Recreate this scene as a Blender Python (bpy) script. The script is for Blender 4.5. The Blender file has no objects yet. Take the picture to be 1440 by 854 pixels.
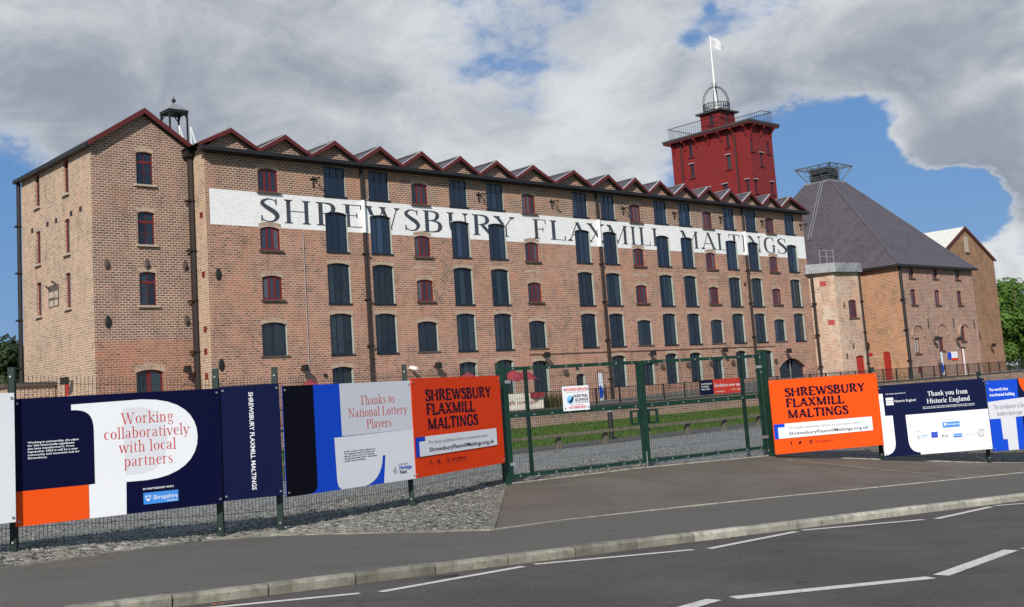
import bpy, bmesh, math, random
from mathutils import Vector, Matrix
from mathutils.geometry import tessellate_polygon
random.seed(7)
R = math.radians
C = bpy.context.scene.collection
# ------------------------------------------------------------------ camera, world, sun, exposure
FPX, PITCH, ROLL, PPY = 1581.64, R(7.0208), R(-4.01117), 366.08
cam_d = bpy.data.cameras.new('camera'); cam = bpy.data.objects.new('camera', cam_d); C.objects.link(cam)
cam_d.sensor_width = 36; cam_d.sensor_fit = 'HORIZONTAL'; cam_d.lens = FPX / 1440 * 36
cam_d.shift_y = -(427 - PPY) / 1440
cam_d.clip_start = .1; cam_d.clip_end = 5000
F = Vector((0, math.cos(PITCH), math.sin(PITCH))); RX = Vector((1, 0, 0)); UP = Vector((0, -math.sin(PITCH), math.cos(PITCH)))
rx = RX * math.cos(ROLL) + UP * math.sin(ROLL); up = -RX * math.sin(ROLL) + UP * math.cos(ROLL)
cam.matrix_world = Matrix(((rx.x, up.x, -F.x, 0), (rx.y, up.y, -F.y, 0), (rx.z, up.z, -F.z, 1.6), (0, 0, 0, 1)))
bpy.context.scene.camera = cam
vs = bpy.context.scene.view_settings
vs.view_transform = 'Standard'; vs.look = 'None'; vs.exposure = -.06; vs.gamma = 1
SUN_AZ, SUN_EL = R(191), R(33)
sd = bpy.data.lights.new('sun', 'SUN'); sd.energy = 5.0; sd.angle = R(.5); sd.color = (1, .945, .86)
so = bpy.data.objects.new('sun', sd); C.objects.link(so)
sv = Vector((math.sin(SUN_AZ) * math.cos(SUN_EL), math.cos(SUN_AZ) * math.cos(SUN_EL), math.sin(SUN_EL)))
so.rotation_euler = sv.to_track_quat('Z', 'Y').to_euler()
so.location = (-20, -30, 40)

class NT:
    def __init__(s, tree): s.t = tree; s.n = tree.nodes; s.l = tree.links
    def node(s, ty, ins=None, **kw):
        n = s.n.new(ty)
        for k, v in kw.items(): setattr(n, k, v)
        for k, v in (ins or {}).items():
            if isinstance(v, bpy.types.NodeSocket): s.l.new(v, n.inputs[k])
            else: n.inputs[k].default_value = v
        return n
    def math(s, op, a, b=0.0, c=0.0):
        return s.node('ShaderNodeMath', {0: a, 1: b, 2: c}, operation=op).outputs[0]
    def mix(s, f, a, b, mode='MIX'):
        n = s.node('ShaderNodeMix', data_type='RGBA', blend_type=mode)
        for k, v in ((0, f), (6, a), (7, b)):
            if isinstance(v, bpy.types.NodeSocket): s.l.new(v, n.inputs[k])
            else: n.inputs[k].default_value = v if k == 0 else (tuple(v) + (1,) if len(v) == 3 else v)
        return n.outputs[2]
    def ramp(s, f, lo, hi, a=0.0, b=1.0):
        n = s.node('ShaderNodeMapRange', {0: f, 1: lo, 2: hi, 3: a, 4: b}, interpolation_type='SMOOTHSTEP'); return n.outputs[0]
    def noise(s, vec, scale, detail=4, rough=.55, dist=0.0):
        n = s.node('ShaderNodeTexNoise', {'Vector': vec, 'Scale': scale, 'Detail': detail, 'Roughness': rough, 'Distortion': dist}); return n.outputs[0]

w = bpy.data.worlds.new('World'); bpy.context.scene.world = w; w.use_nodes = True
for n in list(w.node_tree.nodes): w.node_tree.nodes.remove(n)
W = NT(w.node_tree)
sky = W.node('ShaderNodeTexSky', sky_type='NISHITA', sun_disc=False, sun_elevation=SUN_EL, sun_rotation=SUN_AZ, air_density=1.0, dust_density=.6, ozone_density=1.5)
tc = W.node('ShaderNodeTexCoord').outputs['Generated']
sep = W.node('ShaderNodeSeparateXYZ', {0: tc})
dirv = W.node('ShaderNodeCombineXYZ', {0: sep.outputs[0], 1: sep.outputs[1], 2: W.math('MULTIPLY', sep.outputs[2], 1.7)}).outputs[0]
n1 = W.noise(dirv, 6.0, 10, .62, .25)
n2 = W.noise(dirv, 19.0, 8, .66, .2)
wob = W.node('ShaderNodeVectorMath', {0: W.node('ShaderNodeTexNoise', {'Vector': dirv, 'Scale': 14.0, 'Detail': 5.0, 'Roughness': .6}).outputs['Color'], 1: (.5, .5, .5)}, operation='SUBTRACT').outputs[0]
wob = W.node('ShaderNodeVectorMath', {0: wob, 'Scale': .055}, operation='SCALE').outputs[0]
pos = W.node('ShaderNodeVectorMath', {0: tc, 1: wob}, operation='ADD').outputs[0]
def blobs(lst):
    acc = None
    for d, r, a in lst:
        dist = W.node('ShaderNodeVectorMath', {0: pos, 1: d}, operation='DISTANCE').outputs['Value']
        v = W.math('MULTIPLY', W.ramp(dist, 0.0, r, 1.0, 0.0), a)
        acc = v if acc is None else W.math('ADD', acc, v)
    return acc
# open blue patches (negative) and cloud banks (positive), as directions in the sky
cover = blobs([((0.0, 0.955, 0.297), 0.049, -0.19), ((-0.032, 0.956, 0.29), 0.036, -0.11), ((-0.061, 0.95, 0.307), 0.033, -0.08), ((-0.087, 0.95, 0.299), 0.025, -0.11), ((0.044, 0.951, 0.306), 0.033, -0.08),
    ((0.033, 0.96, 0.277), 0.033, -0.08), ((-0.027, 0.939, 0.344), 0.033, -0.11), ((0.065, 0.94, 0.336), 0.036, -0.07), ((-0.409, 0.892, 0.194), 0.070, -0.55), ((-0.408, 0.901, 0.149), 0.080, -0.70),
    ((-0.411, 0.906, 0.098), 0.080, -0.60), ((0.25, 0.949, 0.192), 0.061, -0.60), ((0.283, 0.943, 0.173), 0.075, -0.90), ((0.309, 0.942, 0.134), 0.091, -0.90), ((0.269, 0.955, 0.127), 0.091, -0.80),
    ((0.35, 0.93, 0.111), 0.070, -0.70), ((0.296, 0.933, 0.207), 0.051, -0.50), ((0.28, 0.931, 0.232), 0.035, -0.10), ((0.324, 0.918, 0.229), 0.035, -0.10), ((0.355, 0.905, 0.233), 0.029, -0.10),
    ((0.387, 0.913, 0.13), 0.051, -0.50), ((0.388, 0.919, 0.066), 0.061, -0.30), ((0.178, 0.969, 0.173), 0.061, -0.30), ((0.336, 0.922, 0.192), 0.044, 0.77), ((0.367, 0.907, 0.205), 0.048, 0.81),
    ((0.4, 0.893, 0.208), 0.048, 0.72), ((0.371, 0.912, 0.175), 0.044, 0.54), ((0.408, 0.896, 0.172), 0.055, 0.72), ((0.412, 0.901, 0.138), 0.035, 0.50), ((0.415, 0.903, 0.109), 0.048, 0.30),
    ((0.354, 0.924, 0.141), 0.020, 0.68), ((0.369, 0.92, 0.132), 0.016, 0.54), ((0.344, 0.927, 0.15), 0.014, 0.45), ((0.395, 0.914, 0.094), 0.030, 0.63), ((0.38, 0.92, 0.099), 0.022, 0.45),
    ((0.408, 0.91, 0.075), 0.024, 0.54), ((0.374, 0.923, 0.088), 0.020, 0.36), ((0.17, 0.94, 0.296), 0.016, -0.20), ((0.225, 0.933, 0.282), 0.016, -0.20), ((0.179, 0.931, 0.318), 0.016, -0.20),
    ((0.35, 0.898, 0.266), 0.086, 0.60), ((0.41, 0.874, 0.26), 0.086, 0.41), ((0.287, 0.919, 0.272), 0.079, 0.60), ((0.218, 0.943, 0.253), 0.062, 0.45), ((0.159, 0.951, 0.266), 0.071, 0.23),
    ((0.112, 0.947, 0.3), 0.086, 0.18), ((0.107, 0.97, 0.217), 0.086, 0.23), ((0.24, 0.945, 0.22), 0.031, 0.32), ((-0.243, 0.93, 0.276), 0.205, 0.23), ((-0.339, 0.895, 0.291), 0.205, 0.23),
    ((-0.14, 0.958, 0.251), 0.126, 0.18), ((-0.042, 0.97, 0.24), 0.086, 0.14), ((0.044, 0.977, 0.21), 0.062, 0.11), ((-0.18, 0.928, 0.327), 0.126, 0.14), ((0.318, 0.935, 0.16), 0.170, -0.28),
    ((0.355, 0.928, 0.118), 0.060, -0.50), ((0.385, 0.914, 0.135), 0.045, -0.45), ((0, 0.9, 0.43), 0.500, 0.14), ((-0.3, 0.9, 0.3), 0.350, 0.12), ((-0.1, 0.96, 0.26), 0.250, 0.10)])
dens = W.math('ADD', W.math('ADD', W.math('MULTIPLY', n1, .95), W.math('MULTIPLY', n2, .55)), W.math('ADD', cover, -.22))
mask = W.ramp(dens, .34, .74)
lum = W.math('ADD', W.math('MULTIPLY', W.noise(dirv, 8.0, 8, .6, .6), 1.3), W.math('MULTIPLY', n2, .55))
shade = blobs([((0.349, 0.918, 0.188), 0.062, -0.05), ((0.374, 0.912, 0.169), 0.062, -0.22), ((0.412, 0.901, 0.138), 0.080, -0.30), ((0.41, 0.882, 0.233), 0.022, 0.35), ((0.39, 0.892, 0.227), 0.027, 0.30),
    ((0.365, 0.905, 0.219), 0.027, 0.25), ((0.328, 0.923, 0.202), 0.031, 0.20), ((0.317, 0.929, 0.192), 0.018, 0.15), ((0.4, 0.912, 0.093), 0.045, 0.50), ((0.38, 0.919, 0.102), 0.027, 0.40),
    ((0.408, 0.91, 0.075), 0.035, 0.40), ((0.234, 0.948, 0.215), 0.080, -0.30), ((0.27, 0.926, 0.263), 0.133, -0.12), ((0.39, 0.883, 0.259), 0.133, -0.12), ((0.182, 0.952, 0.245), 0.106, -0.08),
    ((0.091, 0.959, 0.266), 0.080, 0.22), ((0.124, 0.946, 0.298), 0.088, 0.12), ((0.059, 0.966, 0.251), 0.045, 0.15), ((0.1, 0.974, 0.205), 0.106, 0.10), ((-0.364, 0.872, 0.327), 0.176, -0.12),
    ((-0.27, 0.919, 0.287), 0.141, -0.08), ((-0.339, 0.908, 0.246), 0.141, -0.18), ((-0.356, 0.881, 0.312), 0.080, 0.12), ((-0.089, 0.958, 0.273), 0.123, 0.06), ((-0.028, 0.966, 0.258), 0.088, 0.15),
    ((-0.129, 0.963, 0.238), 0.088, -0.12), ((0.214, 0.928, 0.305), 0.106, 0.08), ((0.354, 0.924, 0.141), 0.027, 0.05), ((0.146, 0.959, 0.243), 0.080, -0.10), ((-0.216, 0.94, 0.264), 0.106, -0.08)])
lum = W.math('ADD', lum, shade)
lum = W.ramp(lum, .50, 1.30)
cloud = W.mix(lum, (3.0, 3.45, 4.15), (7.8, 7.9, 8.0))
rim = W.math('MULTIPLY', W.ramp(dens, .46, .58), W.ramp(dens, .86, .60))
cloud = W.mix(W.math('MULTIPLY', rim, .45), cloud, (7.4, 7.6, 7.9))
edge = W.ramp(dens, .8, 1.15, 0.0, 1.0)
cloud = W.mix(W.math('MULTIPLY', edge, .3), cloud, (4.1, 4.35, 4.8))
blue = W.mix(.75, sky.outputs[0], (1.05, 2.7, 6.0))
col = W.mix(W.math('MULTIPLY', mask, .96), blue, cloud)
bg = W.node('ShaderNodeBackground', {'Color': col, 'Strength': .1})
W.l.new(bg.outputs[0], W.node('ShaderNodeOutputWorld').inputs[0])

# ------------------------------------------------------------------ frames
AZ = R(47.088)
BASE = Vector((-15.438, 56.335, 0)); BROT = R(90) - AZ
U = Vector((math.sin(AZ), math.cos(AZ), 0)); V = Vector((-math.cos(AZ), math.sin(AZ), 0))
def B(s, v, z=0): return BASE + U * s + V * v + Vector((0, 0, z))
EP = Vector((.8232, .5678, 0)); EQ = Vector((-.5678, .8232, 0))      # along / across the road
def rz(x, y): return .05 - .03 * x - .02 * y
def RP(p, q, h=0):
    P = EP * p + EQ * q; return (P.x, P.y, rz(P.x, P.y) + h)

# ------------------------------------------------------------------ materials
MATS = {}
def base_mat(name):
    m = bpy.data.materials.new(name); m.use_nodes = True
    T = NT(m.node_tree); b = m.node_tree.nodes['Principled BSDF']; MATS[name] = m
    return m, T, b
def plain(name, col, rough=.6, var=.12, nscale=3.0, metal=0.0, bump=0.0, bscale=40.0, spec=.5):
    m, T, b = base_mat(name)
    co = T.node('ShaderNodeTexCoord').outputs['Object']
    n = T.noise(co, nscale, 5, .6)
    c = T.mix(T.ramp(n, .3, .7), tuple(x * (1 - var) for x in col), tuple(min(1, x * (1 + var)) for x in col))
    T.l.new(c, b.inputs['Base Color']); b.inputs['Roughness'].default_value = rough; b.inputs['Metallic'].default_value = metal
    b.inputs['Specular IOR Level'].default_value = spec
    if bump:
        bn = T.node('ShaderNodeBump', {'Height': T.noise(co, bscale, 4, .6), 'Strength': bump, 'Distance': .02})
        T.l.new(bn.outputs[0], b.inputs['Normal'])
    return m
def brick(name, c1, c2, mortar, patch=None, pamt=.5, pscale=.25, bw=.30, rh=.122, upper=None, upz=11.0, ms=.19, grime=.42, whiten=0.0, seed=0.0, darkamt=.6, hs='ADD'):
    m, T, b = base_mat(name)
    co = T.node('ShaderNodeTexCoord').outputs['Object']
    sp = T.node('ShaderNodeSeparateXYZ', {0: co})
    h = T.math(hs, sp.outputs[0], sp.outputs[1])
    wv = T.node('ShaderNodeCombineXYZ', {0: T.math('ADD', h, seed), 1: T.math('ADD', sp.outputs[2], T.math('MULTIPLY', T.noise(co, .35, 2), .05)), 2: 0.0}).outputs[0]
    br = T.node('ShaderNodeTexBrick', {'Vector': wv, 'Color1': c1 + (1,), 'Color2': c2 + (1,), 'Mortar': mortar + (1,), 'Scale': 1.0, 'Mortar Size': rh * ms, 'Mortar Smooth': .3, 'Bias': -.1, 'Brick Width': bw, 'Row Height': rh})
    # second layer: single dark burnt bricks
    br2 = T.node('ShaderNodeTexBrick', {'Vector': wv, 'Color1': (0, 0, 0, 1), 'Color2': (1, 1, 1, 1), 'Mortar': (.5, .5, .5, 1), 'Scale': 1.0, 'Mortar Size': 0.0, 'Bias': 0.0, 'Brick Width': bw, 'Row Height': rh})
    dark = T.ramp(T.math('ADD', br2.outputs[0], T.math('MULTIPLY', T.noise(co, 1.3, 3), .5)), .95, 1.35)
    col = br.outputs[0]
    big = T.noise(wv, pscale, 5, .6, .6)
    if patch: col = T.mix(T.math('MULTIPLY', T.ramp(big, .42, .62), pamt), col, T.mix(br.outputs[1], patch, mortar))
    if upper:
        f = T.ramp(T.math('ADD', sp.outputs[2], T.math('MULTIPLY', T.math('SUBTRACT', T.noise(wv, .3, 4), .5), 3.5)), upz - 1.0, upz + 1.0)
        col = T.mix(f, col, T.mix(br.outputs[1], upper, tuple(min(1, x * 1.15) for x in mortar)))
    col = T.mix(T.math('MULTIPLY', T.math('MULTIPLY', dark, T.math('SUBTRACT', 1.0, br.outputs[1])), darkamt), col, (.07, .05, .045))
    g = T.ramp(T.noise(wv, 1.1, 6, .7), .38, .75)
    col = T.mix(T.math('MULTIPLY', g, grime), col, (.10, .085, .075))
    if whiten:
        ww = T.ramp(T.noise(wv, 1.7, 7, .75), .55, .68)
        col = T.mix(T.math('MULTIPLY', ww, whiten), col, (.55, .50, .44))
    cl = T.ramp(T.noise(wv, .45, 7, .72, .8), .45, .62)
    col = T.mix(T.math('MULTIPLY', cl, .34), col, tuple(min(1, x * 1.25 + .05) for x in c1))
    cd = T.ramp(T.noise(T.node('ShaderNodeMapping', {'Vector': wv, 'Location': (31, 7, 0), 'Scale': (1.6, .5, 1)}).outputs[0], .9, 7, .75), .54, .72)
    col = T.mix(T.math('MULTIPLY', cd, .6), col, (.11, .075, .06))
    rp = T.ramp(T.noise(T.node('ShaderNodeMapping', {'Vector': wv, 'Location': (11, 23, 0), 'Scale': (.7, .9, 1)}).outputs[0], .55, 5, .65), .56, .66)
    col = T.mix(T.math('MULTIPLY', T.math('MULTIPLY', rp, T.math('SUBTRACT', 1.0, br.outputs[1])), .5), col, tuple(min(1, x * y) for x, y in zip(c1, (1.25, 1.05, .85))))
    vs_ = T.ramp(T.noise(T.node('ShaderNodeMapping', {'Vector': wv, 'Scale': (2.6, .16, 1)}).outputs[0], 1.0, 4, .6), .56, .74)
    col = T.mix(T.math('MULTIPLY', vs_, .34), col, (.09, .07, .06))
    T.l.new(col, b.inputs['Base Color']); b.inputs['Roughness'].default_value = .9; b.inputs['Specular IOR Level'].default_value = .2
    hh = T.math('ADD', T.math('MULTIPLY', T.math('SUBTRACT', 1.0, br.outputs[1]), .7), T.math('MULTIPLY', T.noise(co, 25.0, 3), .5))
    bn = T.node('ShaderNodeBump', {'Height': hh, 'Strength': .6, 'Distance': .012})
    T.l.new(bn.outputs[0], b.inputs['Normal'])
    return m
M_front = brick('mill_brick', (.39, .165, .098), (.16, .066, .043), (.49, .38, .30), patch=(.42, .19, .13), pamt=.75, upper=(.165, .085, .05), upz=11.6, seed=1.3)
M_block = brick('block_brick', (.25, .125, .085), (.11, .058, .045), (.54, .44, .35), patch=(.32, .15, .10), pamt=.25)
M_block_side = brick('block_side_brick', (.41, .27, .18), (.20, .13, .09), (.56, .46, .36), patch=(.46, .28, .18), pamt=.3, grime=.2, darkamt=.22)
M_orange = brick('red_repair_brick', (.38, .14, .075), (.22, .08, .05), (.45, .33, .26), patch=(.46, .21, .11))
M_arch = brick('arch_brick', (.34, .18, .11), (.18, .10, .065), (.48, .38, .29), bw=.12, rh=.26)
M_kiln = brick('kiln_brick', (.38, .155, .09), (.24, .11, .06), (.54, .40, .26), patch=(.46, .20, .095), pamt=.6, whiten=.35, pscale=.15)
M_kilnf = brick('kiln_front_brick', (.32, .145, .10), (.17, .08, .06), (.52, .40, .32), patch=(.42, .23, .17), pamt=.5, whiten=.6)
M_turret = brick('turret_brick', (.44, .25, .17), (.33, .18, .12), (.56, .46, .36), patch=(.52, .43, .35), pamt=.85, whiten=.4, pscale=.35, hs='SUBTRACT')
M_far = brick('warehouse_brick', (.28, .12, .06), (.15, .065, .035), (.38, .25, .16), patch=(.33, .18, .10), pamt=.6, grime=.6, whiten=.25)
M_retain = brick('retaining_brick', (.27, .15, .11), (.17, .10, .08), (.42, .34, .27), whiten=.15)
def painted_brick(name, col, bumps=.5, rough=.6, var=.06):
    m, T, b = base_mat(name)
    co = T.node('ShaderNodeTexCoord').outputs['Object']; sp = T.node('ShaderNodeSeparateXYZ', {0: co})
    wv = T.node('ShaderNodeCombineXYZ', {0: T.math('ADD', sp.outputs[0], sp.outputs[1]), 1: sp.outputs[2], 2: 0.0}).outputs[0]
    br = T.node('ShaderNodeTexBrick', {'Vector': wv, 'Color1': tuple(c * (1 - var) for c in col) + (1,), 'Color2': tuple(c * (1 + var) for c in col) + (1,), 'Mortar': tuple(c * .82 for c in col) + (1,), 'Scale': 1.0, 'Mortar Size': .013, 'Mortar Smooth': .5, 'Brick Width': .25, 'Row Height': .105})
    st = T.ramp(T.noise(wv, .8, 7, .7), .55, .8)
    c = T.mix(T.math('MULTIPLY', st, .22), br.outputs[0], tuple(x * .62 for x in col))
    T.l.new(c, b.inputs['Base Color']); b.inputs['Roughness'].default_value = rough
    hh = T.math('ADD', T.math('SUBTRACT', 1.0, br.outputs[1]), T.math('MULTIPLY', T.noise(co, 14.0, 3), .9))
    T.l.new(T.node('ShaderNodeBump', {'Height': hh, 'Strength': bumps, 'Distance': .02}).outputs[0], b.inputs['Normal'])
    return m
M_litter = plain('brown_leaves', (.22, .09, .03), .9, .4, 8)
M_white = painted_brick('white_painted_brick', (.86, .86, .85), .45)
M_redclad = painted_brick('red_clad', (.205, .0115, .0105), .6, .55, .22)
M_letter = painted_brick('slate_letter_paint', (.045, .055, .072), .3)
M_redpaint = plain('dark_red_paint', (.105, .012, .010), .5)
M_redframe = plain('red_window_paint', (.15, .012, .012), .5)
M_reddoor = plain('red_door_paint', (.32, .022, .014), .55)
M_navy = plain('navy_frame_paint', (.010, .018, .032), .45)
M_black = plain('black_iron', (.012, .011, .011), .55)
M_brownpipe = plain('brown_pipe', (.018, .010, .008), .55)
M_whitepipe = plain('white_pipe_paint', (.78, .78, .77), .5)
M_stone = plain('sill_stone', (.42, .35, .27), .85, .15, 6, bump=.3)
M_dstone = plain('dark_sill', (.09, .065, .055), .85, .2, 6)
M_reveal = plain('pale_reveal_plaster', (.34, .40, .36), .8, .08)
M_lead = plain('lead_grey', (.20, .21, .22), .5, .25, 2)
M_cowl = plain('dark_cowl_iron', (.09, .10, .11), .6)
M_hip = plain('dark_ridge_lead', (.085, .08, .09), .7)
M_flash = plain('pale_flashing', (.36, .36, .37), .5)
M_steel = plain('galvanised_steel', (.42, .44, .45), .4, .15, metal=.6)
M_fgreen = plain('green_fence_paint', (.004, .020, .014), .45, .25, 5)
M_gpost = plain('green_gate_paint', (.005, .035, .021), .45, .25, 4)
M_timber = plain('weathered_timber', (.14, .12, .085), .9, .25, 4, bump=.4)
M_conc = plain('kerb_concrete', (.19, .178, .145), .9, .35, 3, bump=.5, bscale=60)
M_concp = plain('pale_kerb_concrete', (.34, .325, .27), .9, .2, 5, bump=.5, bscale=60)
def stone_tint(m, amt):
    T = NT(m.node_tree); b = m.node_tree.nodes['Principled BSDF']; l = b.inputs['Base Color'].links[0].from_socket
    r = T.node('ShaderNodeObjectInfo').outputs['Random']; co = T.node('ShaderNodeTexCoord').outputs['Object']
    v = T.ramp(r, 0.0, 1.0, 1 - amt, 1 + amt); g = T.node('ShaderNodeCombineXYZ', {0: v, 1: v, 2: v}).outputs[0]
    c = T.mix(1.0, l, g, 'MULTIPLY'); z = T.node('ShaderNodeSeparateXYZ', {0: co}).outputs[2]
    moss = T.math('MULTIPLY', T.ramp(T.noise(T.node('ShaderNodeVectorMath', {0: co, 1: T.node('ShaderNodeCombineXYZ', {0: T.math('MULTIPLY', r, 40.0)}).outputs[0]}, operation='ADD').outputs[0], 9.0, 6, .7), .48, .66), .55)
    T.l.new(T.mix(moss, c, (.085, .08, .045)), b.inputs['Base Color'])
stone_tint(M_conc, .22); stone_tint(M_concp, .16)
M_edge = plain('edging_concrete', (.16, .15, .12), .9, .3, 3)
M_maroon = plain('maroon_canvas', (.24, .022, .035), .8)
M_cream = plain('cream_banner', (.70, .65, .56), .7)
M_skin = plain('skin', (.50, .28, .20), .6)
M_cloth = plain('dark_clothing', (.05, .055, .07), .9)
M_hair = plain('hair', (.03, .02, .015), .9)
M_wslate = plain('pale_roof_sheet', (.62, .60, .55), .7, .06, 2)
M_bark = plain('bark', (.09, .07, .05), .95, .3, 6)
M_rooftar = plain('roof_felt', (.05, .045, .045), .7)
def glass(name, col, rough, curtain=0.0):
    m, T, b = base_mat(name)
    co = T.node('ShaderNodeTexCoord').outputs['Object']; oi = T.node('ShaderNodeObjectInfo').outputs['Random']
    c = T.mix(T.ramp(T.math('POWER', oi, 2.0), 0.0, 1.0), tuple(x * .6 for x in col), (col[0] * 2.8, col[1] * 2.7, col[2] * 2.0))  # differing reflections from window to window put into the base colour
    T.l.new(c, b.inputs['Base Color']); b.inputs['Roughness'].default_value = rough
    b.inputs['Specular IOR Level'].default_value = .75
    sh = T.node('ShaderNodeVectorMath', {0: co, 1: T.node('ShaderNodeCombineXYZ', {0: T.math('MULTIPLY', oi, 50.0)}).outputs[0]}, operation='ADD').outputs[0]
    T.l.new(T.node('ShaderNodeBump', {'Height': T.noise(sh, 1.2, 2), 'Strength': .5, 'Distance': .04}).outputs[0], b.inputs['Normal'])
    return m
M_glass = glass('dark_window_glass', (.008, .014, .025), .06)
M_glassr = glass('small_window_glass', (.03, .034, .055), .08)
M_board_navy = glass('navy_panel_glazing', (.008, .018, .045), .18)
def slate(name, col):
    m, T, b = base_mat(name)
    co = T.node('ShaderNodeTexCoord').outputs['Object']; sp = T.node('ShaderNodeSeparateXYZ', {0: co})
    wv = T.node('ShaderNodeCombineXYZ', {0: T.math('ADD', sp.outputs[0], sp.outputs[1]), 1: T.math('MULTIPLY', sp.outputs[2], 1.35), 2: 0.0}).outputs[0]
    br = T.node('ShaderNodeTexBrick', {'Vector': wv, 'Color1': tuple(c * .85 for c in col) + (1,), 'Color2': tuple(c * 1.2 for c in col) + (1,), 'Mortar': tuple(c * .45 for c in col) + (1,), 'Scale': 1.0, 'Mortar Size': .008, 'Brick Width': .32, 'Row Height': .24})
    c = T.mix(T.math('MULTIPLY', T.ramp(T.noise(wv, .6, 6, .7), .4, .7), .3), br.outputs[0], tuple(x * 1.5 for x in col))
    T.l.new(c, b.inputs['Base Color']); b.inputs['Roughness'].default_value = .6; b.inputs['Specular IOR Level'].default_value = .4
    T.l.new(T.node('ShaderNodeBump', {'Height': br.outputs[0], 'Strength': .6, 'Distance': .02}).outputs[0], b.inputs['Normal'])
    return m
M_slate = slate('welsh_slate', (.078, .066, .078))
def asphalt(name, col, spk, bump=.5, blotch=.3, tint=None, cracks=.5):
    m, T, b = base_mat(name)
    co = T.node('ShaderNodeTexCoord').outputs['Object']
    f = T.math('ADD', T.math('MULTIPLY', T.noise(co, 90.0, 3, .7), .5), T.math('MULTIPLY', T.noise(co, 32.0, 4, .8), .5)); c = T.mix(T.ramp(f, .40, .62), tuple(x * .65 for x in col), tuple(x * 1.35 for x in col))
    vo = T.node('ShaderNodeTexVoronoi', {'Vector': co, 'Scale': 45.0})
    c = T.mix(T.math('MULTIPLY', T.ramp(vo.outputs[0], .28, .12), spk), c, (.35, .33, .31))
    bl = T.noise(co, .55, 6, .65, .6)
    c = T.mix(T.math('MULTIPLY', T.ramp(bl, .35, .7), blotch), c, tint or tuple(x * 1.7 for x in col))
    cv = T.node('ShaderNodeVectorMath', {0: co, 1: T.node('ShaderNodeTexNoise', {'Vector': co, 'Scale': 1.5, 'Detail': 5.0}).outputs['Color']}, operation='ADD').outputs[0]
    vc = T.node('ShaderNodeTexVoronoi', {'Vector': cv, 'Scale': .33}, feature='DISTANCE_TO_EDGE').outputs[0]
    crk = T.math('MULTIPLY', T.ramp(vc, .006, .0), T.ramp(T.noise(co, .8, 3), .42, .6))
    c = T.mix(T.math('MULTIPLY', crk, cracks), c, tuple(x * .35 for x in col))
    sp_ = T.ramp(T.noise(co, 3.5, 6, .75), .60, .74)
    c = T.mix(T.math('MULTIPLY', sp_, .35), c, tuple(x * .6 for x in col))
    st = T.noise(T.node('ShaderNodeMapping', {'Vector': co, 'Rotation': (0, 0, R(-34.6)), 'Scale': (.25, 2.2, 1)}).outputs[0], 1.0, 5, .7)
    c = T.mix(T.math('MULTIPLY', T.ramp(st, .5, .75), .42), c, tuple(x * .55 for x in col))
    T.l.new(c, b.inputs['Base Color']); b.inputs['Roughness'].default_value = .88; b.inputs['Specular IOR Level'].default_value = .3
    T.l.new(T.node('ShaderNodeBump', {'Height': T.math('ADD', f, T.noise(co, 300.0, 2)), 'Strength': bump, 'Distance': .01}).outputs[0], b.inputs['Normal'])
    return m
M_road = asphalt('road_asphalt', (.082, .072, .066), .4, .9, .6)
M_pave = asphalt('pavement_asphalt', (.106, .101, .088), .2, .5, .3, (.13, .125, .11))
M_fore = asphalt('forecourt_tarmac', (.112, .092, .073), .25, .6, .6, (.165, .145, .122), .15)
M_path = asphalt('path_tarmac', (.075, .07, .068), .2)
M_deck = asphalt('terrace_paving', (.16, .15, .14), .2)
def mark_mat():
    m, T, b = base_mat('road_marking_paint')
    co = T.node('ShaderNodeTexCoord').outputs['Object']
    n = T.ramp(T.noise(co, 13.0, 8, .85), .50, .66)
    c = T.mix(T.math('MULTIPLY', n, .8), (.55, .53, .48), (.15, .14, .13))
    T.l.new(c, b.inputs['Base Color']); b.inputs['Roughness'].default_value = .7
    return m
M_mark = mark_mat()
def gravel(name, cols, scale):
    m, T, b = base_mat(name)
    co = T.node('ShaderNodeTexCoord').outputs['Object']
    vo = T.node('ShaderNodeTexVoronoi', {'Vector': co, 'Scale': scale, 'Randomness': 1.0})
    cr = T.node('ShaderNodeSeparateColor', {0: vo.outputs['Color']})
    c = T.mix(cr.outputs[0], cols[0], cols[1])
    c = T.mix(T.ramp(cr.outputs[1], .75, .95), c, cols[2])
    c = T.mix(T.ramp(vo.outputs[0], .45, .8), c, tuple(x * .25 for x in cols[0]))
    c = T.mix(T.math('MULTIPLY', T.ramp(T.noise(co, .7, 5), .45, .7), .3), c, tuple(x * .6 for x in cols[1]))
    T.l.new(c, b.inputs['Base Color']); b.inputs['Roughness'].default_value = .9
    T.l.new(T.node('ShaderNodeBump', {'Height': T.math('SUBTRACT', 1.0, vo.outputs[0]), 'Strength': 1.0, 'Distance': .014}).outputs[0], b.inputs['Normal'])
    return m
M_gravel = gravel('grey_gravel', ((.14, .135, .115), (.20, .195, .17), (.30, .29, .26)), 26.0)
M_soil = gravel('brown_soil', ((.07, .06, .04), (.12, .10, .07), (.20, .18, .14)), 20.0)
M_soil2 = gravel('stony_soil', ((.13, .11, .085), (.19, .165, .13), (.28, .25, .21)), 14.0)
M_stones = gravel('gravel_stone', ((.17, .165, .14), (.235, .23, .20), (.35, .34, .31)), 11.0)
M_yard = gravel('yard_gravel', ((.14, .142, .135), (.24, .243, .23), (.37, .37, .35)), 16.0)
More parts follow.
